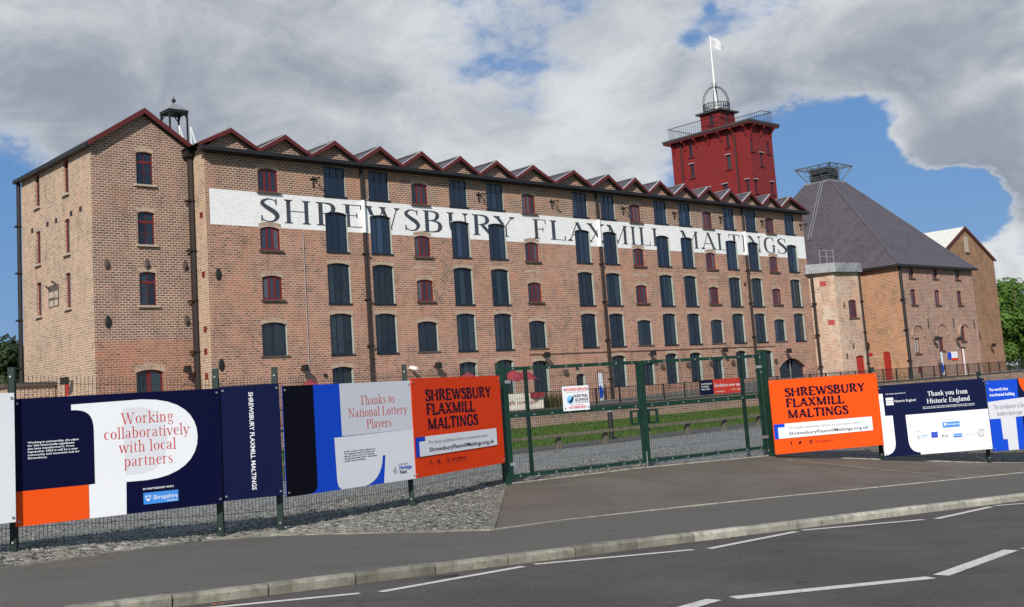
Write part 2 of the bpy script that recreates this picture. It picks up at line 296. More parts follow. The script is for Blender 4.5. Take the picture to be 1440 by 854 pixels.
def grass_mat(name, a, bcol):
    m, T, b = base_mat(name)
    co = T.node('ShaderNodeTexCoord').outputs['Object']
    c = T.mix(T.ramp(T.noise(co, 1.6, 6, .7), .35, .7), a, bcol)
    c = T.mix(T.math('MULTIPLY', T.ramp(T.noise(co, 20.0, 3), .4, .7), .5), c, tuple(x * .6 for x in a))
    T.l.new(c, b.inputs['Base Color']); b.inputs['Roughness'].default_value = .9; b.inputs['Specular IOR Level'].default_value = .2
    T.l.new(T.node('ShaderNodeBump', {'Height': T.noise(co, 30.0, 3), 'Strength': 1.0, 'Distance': .05}).outputs[0], b.inputs['Normal'])
    return m
M_grass = grass_mat('lawn_grass', (.055, .105, .016), (.10, .15, .03))
M_ground = grass_mat('rough_ground', (.05, .07, .025), (.10, .10, .05))
def leaf_mat(name, a, bcol):
    m, T, b = base_mat(name)
    co = T.node('ShaderNodeTexCoord').outputs['Object']
    c = T.mix(T.ramp(T.noise(co, .9, 4), .35, .65), a, bcol)
    c = T.mix(T.math('MULTIPLY', T.noise(co, 9.0, 2), .5), c, tuple(x * .55 for x in a))
    T.l.new(c, b.inputs['Base Color']); b.inputs['Roughness'].default_value = .6; b.inputs['Specular IOR Level'].default_value = .3
    tr = T.node('ShaderNodeBsdfTranslucent', {'Color': c}); mx = T.node('ShaderNodeMixShader', {0: .25, 1: b.outputs[0], 2: tr.outputs[0]})
    T.l.new(mx.outputs[0], T.n['Material Output'].inputs[0])
    return m
M_leafd = leaf_mat('dark_leaves', (.025, .048, .016), (.045, .075, .022))
M_leafb = leaf_mat('bright_leaves', (.075, .155, .022), (.12, .22, .035))
M_hedge = leaf_mat('ornamental_grass', (.10, .10, .03), (.18, .15, .05))
def print_mat(name, col, rough=.55): return plain(name, col, rough, .02, 1.0, spec=.12)
P_navy = print_mat('navy_print', (.002, .003, .030)); P_navy2 = print_mat('deep_navy_print', (.004, .008, .042)); P_black = print_mat('near_black_print', (.002, .002, .006))
P_white = print_mat('white_print', (.78, .80, .83)); P_grey = print_mat('pale_grey_print', (.56, .58, .63)); P_grey2 = print_mat('light_grey_print', (.66, .68, .72))
P_orange = print_mat('orange_print', (.80, .085, .008)); P_orange2 = print_mat('shaded_orange_print', (.78, .052, .006)); P_blue = print_mat('royal_blue_print', (.006, .06, .52))  # second orange: same print, darkened for the shade on the turned-away board
P_red = print_mat('red_print', (.55, .045, .035)); P_dark = print_mat('dark_print', (.012, .004, .022)); P_sky = print_mat('sky_blue_print', (.06, .26, .72)); P_text = print_mat('grey_text_print', (.12, .12, .15))
P_wred = print_mat('warning_red_print', (.68, .02, .04)); P_cyan = print_mat('pale_cyan_print', (.20, .55, .80)); P_bred = print_mat('banner_red_print', (.60, .045, .03))

# ------------------------------------------------------------------ mesh helpers
class MB:
    def __init__(s): s.v = []; s.f = []; s.m = []
    def add(s, vs, fs, mi=0):
        o = len(s.v); s.v += [tuple(x) for x in vs]; s.f += [tuple(i + o for i in f) for f in fs]; s.m += [mi] * len(fs); return s
    def quad(s, a, b, c, d, mi=0): return s.add([a, b, c, d], [(0, 1, 2, 3)], mi)
    def box(s, x0, x1, y0, y1, z0, z1, mi=0):
        v = [(x0, y0, z0), (x1, y0, z0), (x1, y1, z0), (x0, y1, z0), (x0, y0, z1), (x1, y0, z1), (x1, y1, z1), (x0, y1, z1)]
        return s.add(v, [(0, 3, 2, 1), (4, 5, 6, 7), (0, 1, 5, 4), (1, 2, 6, 5), (2, 3, 7, 6), (3, 0, 4, 7)], mi)
    def bar(s, a, b, wd, ht=None, mi=0, upv=None):
        a = Vector(a); b = Vector(b); d = (b - a)
        if d.length < 1e-6: return s
        d.normalize(); ht = ht or wd
        u0 = Vector(upv) if upv else (Vector((0, 0, 1)) if abs(d.z) < .9 else Vector((1, 0, 0)))
        x = d.cross(u0).normalized(); y = x.cross(d).normalized()
        v = [p + x * (wd / 2 * i) + y * (ht / 2 * j) for p in (a, b) for i, j in ((-1, -1), (1, -1), (1, 1), (-1, 1))]
        return s.add(v, [(3, 2, 1, 0), (4, 5, 6, 7), (0, 1, 5, 4), (1, 2, 6, 5), (2, 3, 7, 6), (3, 0, 4, 7)], mi)
    def tube(s, pts, r, n=6, mi=0, cap=True):
        pts = [Vector(p) for p in pts]; rs = r if isinstance(r, (list, tuple)) else [r] * len(pts); o = len(s.v); prev = None
        for i, p in enumerate(pts):
            d = (pts[min(i + 1, len(pts) - 1)] - pts[max(i - 1, 0)]).normalized()
            if prev is None:
                u0 = Vector((0, 0, 1)) if abs(d.z) < .9 else Vector((1, 0, 0)); x = d.cross(u0).normalized()
            else: x = (prev - d * prev.dot(d)).normalized()
            prev = x; y = d.cross(x)
            for k in range(n):
                t = 2 * math.pi * k / n; s.v.append(tuple(p + (x * math.cos(t) + y * math.sin(t)) * rs[i]))
        for i in range(len(pts) - 1):
            for k in range(n):
                s.f.append((o + i * n + k, o + i * n + (k + 1) % n, o + (i + 1) * n + (k + 1) % n, o + (i + 1) * n + k)); s.m.append(mi)
        if cap:
            s.f.append(tuple(o + k for k in range(n))[::-1]); s.m.append(mi)
            s.f.append(tuple(o + (len(pts) - 1) * n + k for k in range(n))); s.m.append(mi)
        return s
    def prism(s, poly, y0, y1, mi=0):      # polygon in x,z extruded along y
        n = len(poly); v = [(x, y0, z) for x, z in poly] + [(x, y1, z) for x, z in poly]
        fs = [(i, (i + 1) % n, n + (i + 1) % n, n + i) for i in range(n)]
        tri = tessellate_polygon([[Vector((x, z, 0)) for x, z in poly]])
        fs += [tuple(t) for t in tri] + [tuple(i + n for i in reversed(t)) for t in tri]
        return s.add(v, fs, mi)
    def flat(s, poly, y, mi=0):            # polygon in x,z facing -y
        tri = tessellate_polygon([[Vector((x, z, 0)) for x, z in poly]])
        return s.add([(x, y, z) for x, z in poly], [tuple(t) for t in tri], mi)
    def ell(s, c, r, nu=8, nv=5, mi=0):
        vs = [(c[0], c[1], c[2] - r[2])]; fs = []
        for j in range(1, nv):
            ph = -math.pi / 2 + math.pi * j / nv
            for i in range(nu):
                th = 2 * math.pi * i / nu; vs.append((c[0] + r[0] * math.cos(ph) * math.cos(th), c[1] + r[1] * math.cos(ph) * math.sin(th), c[2] + r[2] * math.sin(ph)))
        vs.append((c[0], c[1], c[2] + r[2])); t = len(vs) - 1
        for i in range(nu):
            fs.append((0, 1 + (i + 1) % nu, 1 + i)); fs.append((t, t - nu + i, t - nu + (i + 1) % nu))
            for j in range(nv - 2): a = 1 + j * nu; fs.append((a + i, a + (i + 1) % nu, a + nu + (i + 1) % nu, a + nu + i))
        return s.add(vs, fs, mi)
    def mesh(s, name, mats, off=(0, 0, 0)):
        me = bpy.data.meshes.new(name)
        ox, oy, oz = off
        me.from_pydata([(x - ox, y - oy, z - oz) for x, y, z in s.v], [], s.f)
        for m in (mats if isinstance(mats, (list, tuple)) else [mats]): me.materials.append(m)
        if any(s.m): me.polygons.foreach_set('material_index', s.m)
        me.update(); return me
def tag(o, label=None, cat=None, group=None, kind=None):
    if label: o['label'] = label
    if cat: o['category'] = cat
    if group: o['group'] = group
    if kind: o['kind'] = kind
    return o
def link(name, me, parent=None, loc=None, rotz=0):
    o = bpy.data.objects.new(name, me); C.objects.link(o)
    if parent: o.parent = parent
    if loc is not None: o.location = loc
    if rotz: o.rotation_euler.z = rotz
    return o
def thing(name, label, cat, loc=(0, 0, 0), rotz=0, group=None):
    o = bpy.data.objects.new(name, None); C.objects.link(o); o.location = loc; o.rotation_euler.z = rotz; o.empty_display_size = .3
    return tag(o, label, cat, group)
OFF = {}
def bthing(name, label, cat, base, group=None):     # thing in the mill's own frame (s along, v inwards, z up)
    o = thing(name, label, cat, B(*base), BROT, group); OFF[o.name] = base; return o
def part(name, mb, mat, root, label=None, kind=None, parent=None):
    me = mb.mesh(name, mat, OFF.get(root.name, (0, 0, 0)))
    o = link(name, me, parent or root)
    if label: o['label'] = label
    if kind: o['kind'] = kind
    return o
def inst(name, me, root, s, v, z, rotz=0, label=None):
    b = OFF.get(root.name, (0, 0, 0)); o = link(name, me, root, (s - b[0], v - b[1], z - b[2]), rotz)
    if label: o['label'] = label
    return o
def copy_tree(o, parent=None):
    c = o.copy(); C.objects.link(c)
    if parent: c.parent = parent
    for ch in list(o.children): copy_tree(ch, c)
    return c
def struct(name, mb, mat, kind='structure'):
    o = link(name, mb.mesh(name, mat)); o['kind'] = kind; return o

# ------------------------------------------------------------------ lettering
K_, k_ = .125, .038
def cat(pts, n=5):                         # Catmull-Rom through (x, y, w)
    out = []
    P = [pts[0]] + list(pts) + [pts[-1]]
    for i in range(1, len(P) - 2):
        for j in range(n):
            t = j / n; a, b, c, d = P[i - 1], P[i], P[i + 1], P[i + 2]
            out.append(tuple(.5 * (2 * b[q] + (c[q] - a[q]) * t + (2 * a[q] - 5 * b[q] + 4 * c[q] - d[q]) * t * t + (3 * b[q] - a[q] - 3 * c[q] + d[q]) * t ** 3) for q in range(3)))
    out.append(tuple(pts[-1])); return out
def S_(x0, y0, x1, y1, w): return ('s', x0, y0, x1, y1, w)
def F_(x, y, h=.13): return ('f', x, y, h)
def C_(*p): return ('c', p)
X = .69
def O_(cx, rx_, y0, y1, wk=K_, wt=k_):
    cy = (y0 + y1) / 2; ry = (y1 - y0) / 2; pts = []
    for i in range(17):
        t = 2 * math.pi * i / 16; pts.append((cx + rx_ * math.cos(t), cy + ry * math.sin(t), wt + (wk - wt) * abs(math.cos(t)) ** 1.3))
    return ('c', tuple(pts))
SC = C_((.49, .74, .03), (.45, .90, .04), (.29, .97, .05), (.13, .88, .10), (.12, .74, .13), (.27, .58, .165), (.42, .44, .165), (.50, .27, .13), (.43, .09, .08), (.27, .03, .05), (.12, .10, .04), (.07, .27, .03))
G = {
 'S': (.58, [SC, S_(.48, .98, .48, .74, k_), S_(.08, .02, .08, .27, k_)]),
 'H': (.92, [S_(.18, 0, .18, 1, K_), S_(.74, 0, .74, 1, K_), S_(.18, .52, .74, .52, k_), F_(.18, 0), F_(.18, 1), F_(.74, 0), F_(.74, 1)]),
 'R': (.80, [S_(.18, 0, .18, 1, K_), F_(.18, 0), C_((.05, .978, .045), (.30, .978, .05), (.50, .93, .10), (.56, .76, .14), (.50, .60, .10), (.32, .53, .045), (.18, .53, .045)), S_(.36, .54, .68, .02, K_), F_(.70, 0, .10)]),
 'E': (.70, [S_(.18, 0, .18, 1, K_), S_(.05, .978, .60, .978, k_), S_(.18, .52, .46, .52, k_), S_(.05, .022, .64, .022, k_), S_(.585, 1, .585, .80, k_), S_(.455, .62, .455, .42, k_), S_(.625, 0, .625, .22, k_)]),
 'W': (1.18, [S_(.12, 1, .38, 0, K_), S_(.38, 0, .60, 1, k_), S_(.56, 1, .82, 0, K_), S_(.82, 0, 1.05, 1, k_), F_(.12, 1), F_(.58, 1, .12), F_(1.05, 1, .10)]),
 'B': (.74, [S_(.18, 0, .18, 1, K_), C_((.05, .978, .045), (.30, .978, .05), (.50, .92, .10), (.53, .77, .13), (.46, .60, .09), (.30, .54, .045), (.18, .54, .045)), C_((.18, .54, .045), (.36, .54, .05), (.56, .46, .10), (.61, .28, .14), (.54, .09, .10), (.34, .022, .05), (.05, .022, .045))]),
 'U': (.86, [C_((.18, 1, K_), (.18, .6, K_), (.19, .32, K_), (.26, .10, .10), (.45, .02, .05), (.62, .10, .05), (.69, .32, .055), (.70, .6, .05), (.70, 1, .05)), F_(.18, 1), F_(.70, 1, .11)]),
 'Y': (.80, [S_(.12, 1, .42, .46, K_), S_(.70, 1, .42, .46, k_), S_(.42, 0, .42, .48, K_), F_(.12, 1), F_(.70, 1, .11), F_(.42, 0)]),
 'F': (.64, [S_(.18, 0, .18, 1, K_), S_(.05, .978, .58, .978, k_), S_(.18, .50, .46, .50, k_), S_(.565, 1, .565, .78, k_), S_(.455, .60, .455, .40, k_), F_(.18, 0)]),
 'L': (.66, [S_(.18, 0, .18, 1, K_), S_(.05, .022, .62, .022, k_), S_(.60, 0, .60, .24, k_), F_(.18, 1)]),
 'A': (.84, [S_(.12, 0, .42, 1, k_), S_(.42, 1, .72, 0, K_), S_(.22, .34, .60, .34, k_), F_(.12, 0, .11), F_(.72, 0, .13)]),
 'X': (.80, [S_(.13, 1, .66, 0, K_), S_(.66, 1, .13, 0, k_), F_(.13, 1), F_(.66, 1, .11), F_(.13, 0, .11), F_(.66, 0)]),
 'M': (1.08, [S_(.17, 0, .17, 1, k_), S_(.17, 1, .52, .04, K_), S_(.52, .04, .88, 1, k_), S_(.88, 0, .88, 1, K_), F_(.17, 0, .11), F_(.88, 0), F_(.13, 1, .09), F_(.90, 1, .10)]),
 'I': (.38, [S_(.19, 0, .19, 1, K_), F_(.19, 0), F_(.19, 1)]),
 'T': (.76, [S_(.38, 0, .38, 1, K_), S_(.06, .978, .70, .978, k_), S_(.08, 1, .08, .78, k_), S_(.68, 1, .68, .78, k_), F_(.38, 0)]),
 'N': (.90, [S_(.17, 0, .17, 1, k_), S_(.17, 1, .72, .02, K_), S_(.72, 0, .72, 1, k_), F_(.17, 0, .11), F_(.72, 1, .11), F_(.13, 1, .09)]),
 'G': (.86, [C_((.66, .74, .03), (.60, .92, .05), (.42, .975, .055), (.20, .86, .12), (.12, .52, .15), (.20, .16, .12), (.42, .025, .055), (.60, .06, .05), (.69, .14, .05)), S_(.67, .40, .67, .06, K_), F_(.67, .42), S_(.66, .98, .66, .74, k_)]),
 'P': (.70, [S_(.18, 0, .18, 1, K_), F_(.18, 0), C_((.05, .978, .045), (.32, .978, .05), (.52, .92, .10), (.58, .74, .14), (.51, .56, .10), (.34, .49, .045), (.18, .49, .045))]),
 'C': (.80, [C_((.66, .74, .03), (.60, .92, .05), (.42, .975, .055), (.20, .86, .12), (.12, .52, .15), (.20, .16, .12), (.42, .025, .055), (.60, .07, .05), (.70, .22, .04))]),
 'a': (.56, [C_((.11, .52, .08), (.16, .64, .06), (.28, .67, .05), (.38, .60, .10), (.39, .45, .11), (.39, .10, .11), (.44, .03, .05), (.52, .04, .04)), C_((.39, .40, .04), (.24, .36, .06), (.12, .26, .10), (.11, .12, .11), (.20, .03, .06), (.32, .08, .04), (.39, .18, .04))]),
 'b': (.62, [S_(.16, .03, .16, 1.05, .11), F_(.10, 1.05, .08), C_((.16, .55, .04), (.28, .67, .05), (.44, .60, .10), (.50, .36, .13), (.43, .10, .10), (.28, .02, .05), (.16, .12, .04))]),
 'c': (.52, [C_((.42, .52, .08), (.36, .64, .05), (.26, .67, .05), (.14, .56, .11), (.10, .34, .13), (.15, .12, .11), (.28, .025, .06), (.42, .10, .04))]),
 'd': (.62, [S_(.46, 0, .46, 1.05, .11), F_(.40, 1.05, .08), F_(.52, 0, .07), C_((.46, .55, .04), (.34, .67, .05), (.18, .60, .10), (.11, .34, .13), (.17, .09, .10), (.32, .02, .05), (.46, .14, .04))]),
 'e': (.54, [S_(.12, .39, .46, .39, k_), C_((.45, .39, .09), (.42, .58, .08), (.29, .67, .05), (.15, .57, .11), (.10, .34, .13), (.16, .11, .11), (.30, .025, .06), (.45, .13, .04))]),
 'f': (.38, [S_(.18, 0, .18, .80, .11), C_((.18, .78, .11), (.21, .95, .08), (.31, 1.04, .05), (.40, .98, .08)), S_(.05, .66, .34, .66, k_), F_(.18, 0, .12)]),
 'g': (.58, [O_(.27, .15, .26, .68, .11), C_((.20, .26, .04), (.12, .16, .05), (.20, .06, .08), (.40, .03, .09), (.49, -.10, .08), (.40, -.25, .05), (.22, -.27, .05), (.09, -.18, .08), (.16, -.02, .04), (.24, .05, .04)), S_(.38, .60, .54, .64, k_)]),
 'h': (.66, [S_(.16, 0, .16, 1.05, .11), F_(.10, 1.05, .08), F_(.16, 0, .12), C_((.16, .52, .04), (.28, .66, .05), (.42, .62, .09), (.47, .45, .11), (.47, .0, .11)), F_(.48, 0, .11)]),
 'i': (.32, [S_(.16, 0, .16, .68, .11), F_(.11, .68, .07), F_(.16, 0, .12), O_(.16, .035, .86, .96, .06, .06)]),
 'k': (.64, [S_(.16, 0, .16, 1.05, .11), F_(.10, 1.05, .08), F_(.16, 0, .12), S_(.16, .28, .48, .66, k_), S_(.27, .40, .54, .02, .12), F_(.48, .68, .10), F_(.54, 0, .10)]),
 'l': (.32, [S_(.16, 0, .16, 1.05, .11), F_(.10, 1.05, .08), F_(.16, 0, .12)]),
 'm': (.98, [S_(.16, 0, .16, .68, .11), F_(.11, .68, .07), F_(.16, 0, .12), C_((.16, .52, .04), (.27, .66, .05), (.41, .62, .09), (.46, .45, .11), (.46, 0, .11)), F_(.46, 0, .12), C_((.46, .52, .04), (.58, .66, .05), (.72, .62, .09), (.78, .45, .11), (.78, 0, .11)), F_(.79, 0, .11)]),
 'n': (.66, [S_(.16, 0, .16, .68, .11), F_(.11, .68, .07), F_(.16, 0, .12), C_((.16, .52, .04), (.28, .66, .05), (.42, .62, .09), (.47, .45, .11), (.47, 0, .11)), F_(.48, 0, .11)]),
 'o': (.60, [O_(.30, .19, .025, .665, .13)]),
 'p': (.62, [S_(.16, -.30, .16, .68, .11), F_(.11, .68, .07), F_(.16, -.30, .12), C_((.16, .55, .04), (.28, .67, .05), (.44, .60, .10), (.50, .36, .13), (.43, .10, .10), (.28, .02, .05), (.16, .12, .04))]),
 'r': (.48, [S_(.16, 0, .16, .68, .11), F_(.11, .68, .07), F_(.16, 0, .12), C_((.16, .48, .04), (.25, .64, .05), (.34, .67, .06), (.41, .60, .09))]),
 's': (.46, [C_((.36, .54, .03), (.33, .64, .05), (.22, .67, .05), (.12, .58, .08), (.15, .45, .11), (.28, .34, .12), (.38, .22, .11), (.34, .06, .07), (.20, .025, .05), (.09, .10, .04), (.07, .20, .04))]),
 't': (.40, [C_((.19, .88, .07), (.18, .60, .11), (.18, .15, .11), (.24, .03, .07), (.37, .08, .04)), S_(.05, .66, .36, .66, k_)]),
 'u': (.66, [C_((.16, .68, .11), (.16, .22, .11), (.21, .06, .09), (.33, .02, .05), (.47, .16, .04)), S_(.47, 0, .47, .68, .11), F_(.11, .68, .07), F_(.42, .68, .07), F_(.52, 0, .07)]),
 'v': (.60, [S_(.10, .68, .30, 0, .12), S_(.30, 0, .50, .68, k_), F_(.11, .68, .11), F_(.50, .68, .09)]),
 'w': (.88, [S_(.10, .68, .28, 0, .12), S_(.28, 0, .45, .66, k_), S_(.43, .68, .61, 0, .12), S_(.61, 0, .78, .68, k_), F_(.11, .68, .11), F_(.44, .68, .09), F_(.78, .68, .09)]),
 'x': (.60, [S_(.12, .68, .47, 0, .12), S_(.47, .68, .12, 0, k_), F_(.12, .68, .10), F_(.47, .68, .09), F_(.12, 0, .09), F_(.47, 0, .10)]),
 'y': (.60, [S_(.10, .68, .30, .02, .12), C_((.50, .68, k_), (.30, .02, .05), (.21, -.22, .06), (.10, -.27, .08)), F_(.11, .68, .11), F_(.50, .68, .09)]),
 '-': (.36, [S_(.06, .30, .30, .30, .07)]), '.': (.26, [O_(.12, .03, .0, .10, .06, .06)]), ' ': (.30, []), '_': (.2, [])}
def glyph_polys(ch, bold=0.0):
    out = []
    for st in G[ch][1]:
        if st[0] == 's':
            _, x0, y0, x1, y1, wd = st; wd = max(.026, wd + bold)
            dx, dy = x1 - x0, y1 - y0
            if abs(dy) > 1.2 * abs(dx):       # cut ends horizontally
                hw = wd / 2 * math.hypot(dx, dy) / abs(dy); out.append([(x0 - hw, y0), (x0 + hw, y0), (x1 + hw, y1), (x1 - hw, y1)])
            else:
                L = math.hypot(dx, dy); nx, ny = -dy / L * wd / 2, dx / L * wd / 2; out.append([(x0 - nx, y0 - ny), (x1 - nx, y1 - ny), (x1 + nx, y1 + ny), (x0 + nx, y0 + ny)])
        elif st[0] == 'f':
            _, x, y, h = st; t = max(.024, .035 + bold * .5)
            if y >= .5: out.append([(x - h, y - t), (x + h, y - t), (x + h, y), (x - h, y)]); out.append([(x - h * .85, y - t), (x, y - t - .10), (x + h * .85, y - t)])
            else: out.append([(x - h, y), (x + h, y), (x + h, y + t), (x - h, y + t)]); out.append([(x - h * .85, y + t), (x + h * .85, y + t), (x, y + t + .10)])
        else:
            pts = cat(st[1]); L_, R_ = [], []
            for i, (x, y, wd) in enumerate(pts):
                a = pts[max(i - 1, 0)]; b = pts[min(i + 1, len(pts) - 1)]; dx, dy = b[0] - a[0], b[1] - a[1]; L = math.hypot(dx, dy) or 1; wd = max(.026, wd + bold) / 2
                L_.append((x - dy / L * wd, y + dx / L * wd)); R_.append((x + dy / L * wd, y - dx / L * wd))
            out.append(('strip', L_, R_))
    return out
def put_glyph(mb, ch, fx, fz, y, bold=0.0, step=.0003):
    k = 0
    for p in glyph_polys(ch, bold):
        yy = y - step * (k % 6); k += 1
        if p[0] == 'strip':
            L_, R_ = p[1], p[2]; n = len(L_)
            mb.add([(fx(a), yy, fz(b)) for a, b in L_] + [(fx(a), yy, fz(b)) for a, b in R_], [(i, i + 1, n + i + 1, n + i) for i in range(n - 1)])
        else: mb.add([(fx(a), yy, fz(b)) for a, b in p], [tuple(range(len(p)))])
def serif_w(t): return sum(G[c][0] for c in t)
def serif(mb, text, x, z, h, y, width=None, align='l', bold=0.0):
    wn = serif_w(text); sx = (width / wn) if width else h
    if align == 'c': x -= wn * sx / 2
    for c in text:
        put_glyph(mb, c, lambda a, x=x: x + a * sx, lambda b: z + b * h, y, bold); x += G[c][0] * sx
_tc = {}
def sans_mesh(text, bold):
    key = (text, bold)
    if key not in _tc:
        cu = bpy.data.curves.new('t', 'FONT'); cu.body = text; cu.offset = bold; cu.resolution_u = 2
        ob = bpy.data.objects.new('t', cu); C.objects.link(ob)
        dg = bpy.context.evaluated_depsgraph_get(); me = bpy.data.meshes.new_from_object(ob.evaluated_get(dg))
        vs_ = [(v.co.x, v.co.y) for v in me.vertices]; fs_ = [tuple(p.vertices) for p in me.polygons]
        bpy.data.objects.remove(ob); bpy.data.curves.remove(cu); bpy.data.meshes.remove(me)
        _tc[key] = (vs_, fs_, min(v[0] for v in vs_), max(v[0] for v in vs_))
    return _tc[key]
def sans(mb, text, x, z, h, y, width=None, align='l', bold=0.0, rot=0):
    vs_, fs_, a, b = sans_mesh(text, bold); sy = h / .70; sx = width / (b - a) if width else sy
    if align == 'c': x -= (b - a) * sx / 2
    if rot: mb.add([(x + v * sy, y, z - (u - a) * sx) for u, v in vs_], fs_)      # reads downwards
    else: mb.add([(x + (u - a) * sx, y, z + v * sy) for u, v in vs_], fs_)
    return (b - a) * sx

# ------------------------------------------------------------------ walls with real openings
def arch_pts(x0, x1, z1, rise, n=8):
    out = []
    for i in range(n + 1):
        t = i / n; x = x0 + (x1 - x0) * t; out.append((x, z1 - rise * (2 * t - 1) ** 2))
    return out
def wall(mb, a0, a1, z0, z1, holes, P, mi=0, depth=.25, rv=1, reveal=True):
    """holes: (h0,h1,zb,zt,rise,reveal_mat,depth). P(a,z,d) -> point, d metres inwards"""
    xs = sorted({a0, a1} | {min(max(h[i], a0), a1) for h in holes for i in (0, 1)})
    zs = sorted({z0, z1} | {min(max(h[i], z0), z1) for h in holes for i in (2, 3)})
    # subdivide long spans is unnecessary; cells merged per column
    for i in range(len(xs) - 1):
        for j in range(len(zs) - 1):
            cx, cz = (xs[i] + xs[i + 1]) / 2, (zs[j] + zs[j + 1]) / 2
            if any(h[0] < cx < h[1] and h[2] < cz < h[3] for h in holes): continue
            mb.quad(P(xs[i], zs[j], 0), P(xs[i + 1], zs[j], 0), P(xs[i + 1], zs[j + 1], 0), P(xs[i], zs[j + 1], 0), mi)
    for h in holes:
        x0, x1, zb, zt, rise = h[:5]; rm = h[5] if len(h) > 5 else rv; d = h[6] if len(h) > 6 else depth
        if x1 < a0 or x0 > a1 or zb > z1 or zt < z0: continue
        ap = arch_pts(x0, x1, zt, rise) if rise else [(x0, zt), (x1, zt)]
        if rise and z0 < zt <= z1 + 1e-6:
            for (xa, za), (xb, zb_) in zip(ap[:-1], ap[1:]):
                mb.quad(P(xa, za, 0), P(xb, zb_, 0), P(xb, zt, 0), P(xa, zt, 0), mi)
        if reveal:
            za = ap[0][1]
            mb.quad(P(x0, zb, 0), P(x0, za, 0), P(x0, za, d), P(x0, zb, d), rm); mb.quad(P(x1, za, 0), P(x1, zb, 0), P(x1, zb, d), P(x1, za, d), rm)
            mb.quad(P(x0, zb, 0), P(x0, zb, d), P(x1, zb, d), P(x1, zb, 0), 0)
            for (xa, za), (xb, zb_) in zip(ap[:-1], ap[1:]): mb.quad(P(xa, za, 0), P(xb, zb_, 0), P(xb, zb_, d), P(xa, za, d), 0)
def arch_trim(wd, zt, rise, band=.23):
    mb = MB(); ap = arch_pts(-wd / 2 - .05, wd / 2 + .05, zt, rise)
    for (xa, za), (xb, zb) in zip(ap[:-1], ap[1:]):
        mb.quad((xa, -.006, za), (xb, -.006, zb), (xb * 1.05, -.006, zb + band), (xa * 1.05, -.006, za + band))
    return mb
# window kit: origin at the middle of the sill, x along, y inwards, z up; returns (frame, [(pane mesh, x)], sill)
def window_kit(wd, ht, rise, nm, fw, mw, mat, gmat, transom=None, silled=None, horn=.0, ntop=0):
    x0, x1 = -wd / 2, wd / 2
    fr = MB(); ap = arch_pts(x0, x1, ht, rise); ip = arch_pts(x0 + fw, x1 - fw, ht - fw, rise)
    fr.box(x0, x0 + fw, 0, .07, 0, ap[0][1]); fr.box(x1 - fw, x1, 0, .07, 0, ap[-1][1]); fr.box(x0 + fw, x1 - fw, .0, .07, 0, fw)
    for i in range(len(ap) - 1):
        (xa, za), (xb, zb) = ap[i], ap[i + 1]; (ia, ja), (ib, jb) = ip[i], ip[i + 1]
        fr.quad((ia, .002, ja), (ib, .002, jb), (xb, .002, zb), (xa, .002, za)); fr.quad((ia, .002, ja), (ia, .07, ja), (ib, .07, jb), (ib, .002, jb))
    edges = [x0 + fw + (x1 - x0 - 2 * fw) * i / (nm + 1) for i in range(nm + 2)]
    for e in edges[1:-1]: fr.box(e - mw / 2, e + mw / 2, .004, .06, fw, ht - fw * .9)
    if transom:
        for t in transom: fr.box(x0 + fw, x1 - fw, .006, .055, ht * t - mw / 2, ht * t + mw / 2)
    kit = {'frame': fr.mesh('window', mat), 'panes': []}
    for i in range(nm + 1):
        pm = MB(); pm.box(0, edges[i + 1] - edges[i], .03, .04, 0, ht - fw * 1.0 - rise * .0)
        kit['panes'].append((pm.mesh('pane', gmat), edges[i]))
    if silled:
        sm = MB(); sm.box(x0 - .12, x1 + .12, -silled[1], .1, -.10, 0); kit['sill'] = sm.mesh('sill', silled[0])
    return kit
def place_window(kit, root, s, v, z, recess, rotz=0, label=None, pane_mat=None):
    """recess goes along local +y"""
    dx, dy = -math.sin(rotz) * recess, math.cos(rotz) * recess
    o = inst('window', kit['frame'], root, s + dx, v + dy, z, rotz, label)
    for pm, x in kit['panes']: link('pane', pm, o, (x, 0, .0))
    if 'sill' in kit: link('sill', kit['sill'], o, (0, -recess, -.0))
    return o

# ------------------------------------------------------------------ THE MILL
mill = bthing('mill_building', 'long five storey brick mill with white painted name band and zigzag roof gables', 'mill', (0, 0, .9))
ML = 54.6; TOPZ = 15.5
NC = [3.76, 7.97, 10.99, 13.98, 16.96, 19.97, 22.9, 27.7, 30.45, 33.32, 36.1, 38.88, 41.6, 44.33, 47.2, 49.8, 52.6]
RED = {0, 3, 6, 9, 12, 15}
holes = []; wins = []
for i, c in enumerate(NC):
    if i in RED:
        holes += [(c - .6, c + .6, 13.41, 14.70, .12, 0, .12), (c - .6, c + .6, 10.28, 11.55, .12, 0, .12), (c - .6, c + .6, 7.65, 8.94, .12, 0, .12), (c - .74, c + .74, 4.70, 6.46, .14, 1, .26)]
        wins += [('r', c, 13.41), ('r', c, 10.28), ('r', c, 7.65), ('b', c, 4.70)]
    else:
        holes += [(c - .71, c + .71, 13.48, 15.16, .0, 1, .2), (c - .73, c + .73, 10.36, 12.60, .12, 1, .24), (c - .74, c + .74, 7.48, 9.74, .12, 1, .26), (c - .74, c + .74, 4.68, 6.92, .12, 1, .26)]
        wins += [('t', c, 13.48), ('n', c, 10.36), ('n', c, 7.48), ('n', c, 4.68)]
GR = [(7.9, 1.95, 4.0, 1.36), (16.9, 1.95, 4.0, 1.4), (19.9, .96, 4.05, 1.4), (22.92, 1.9, 3.9, 1.36), (30.35, 1.9, 4.05, 1.4), (33.34, 1.9, 3.5, 1.3), (35.95, 1.9, 4.05, 1.3), (38.72, 1.9, 4.05, 1.3), (41.3, 1.9, 3.6, 1.25), (44.3, 1.9, 4.05, 1.3), (47.75, 1.9, 4.0, 1.3), (26.5, 1.95, 2.95, .8)]
for c, zb, zt, wd in GR: holes.append((c - wd / 2, c + wd / 2, zb, zt, .12, 1, .26))
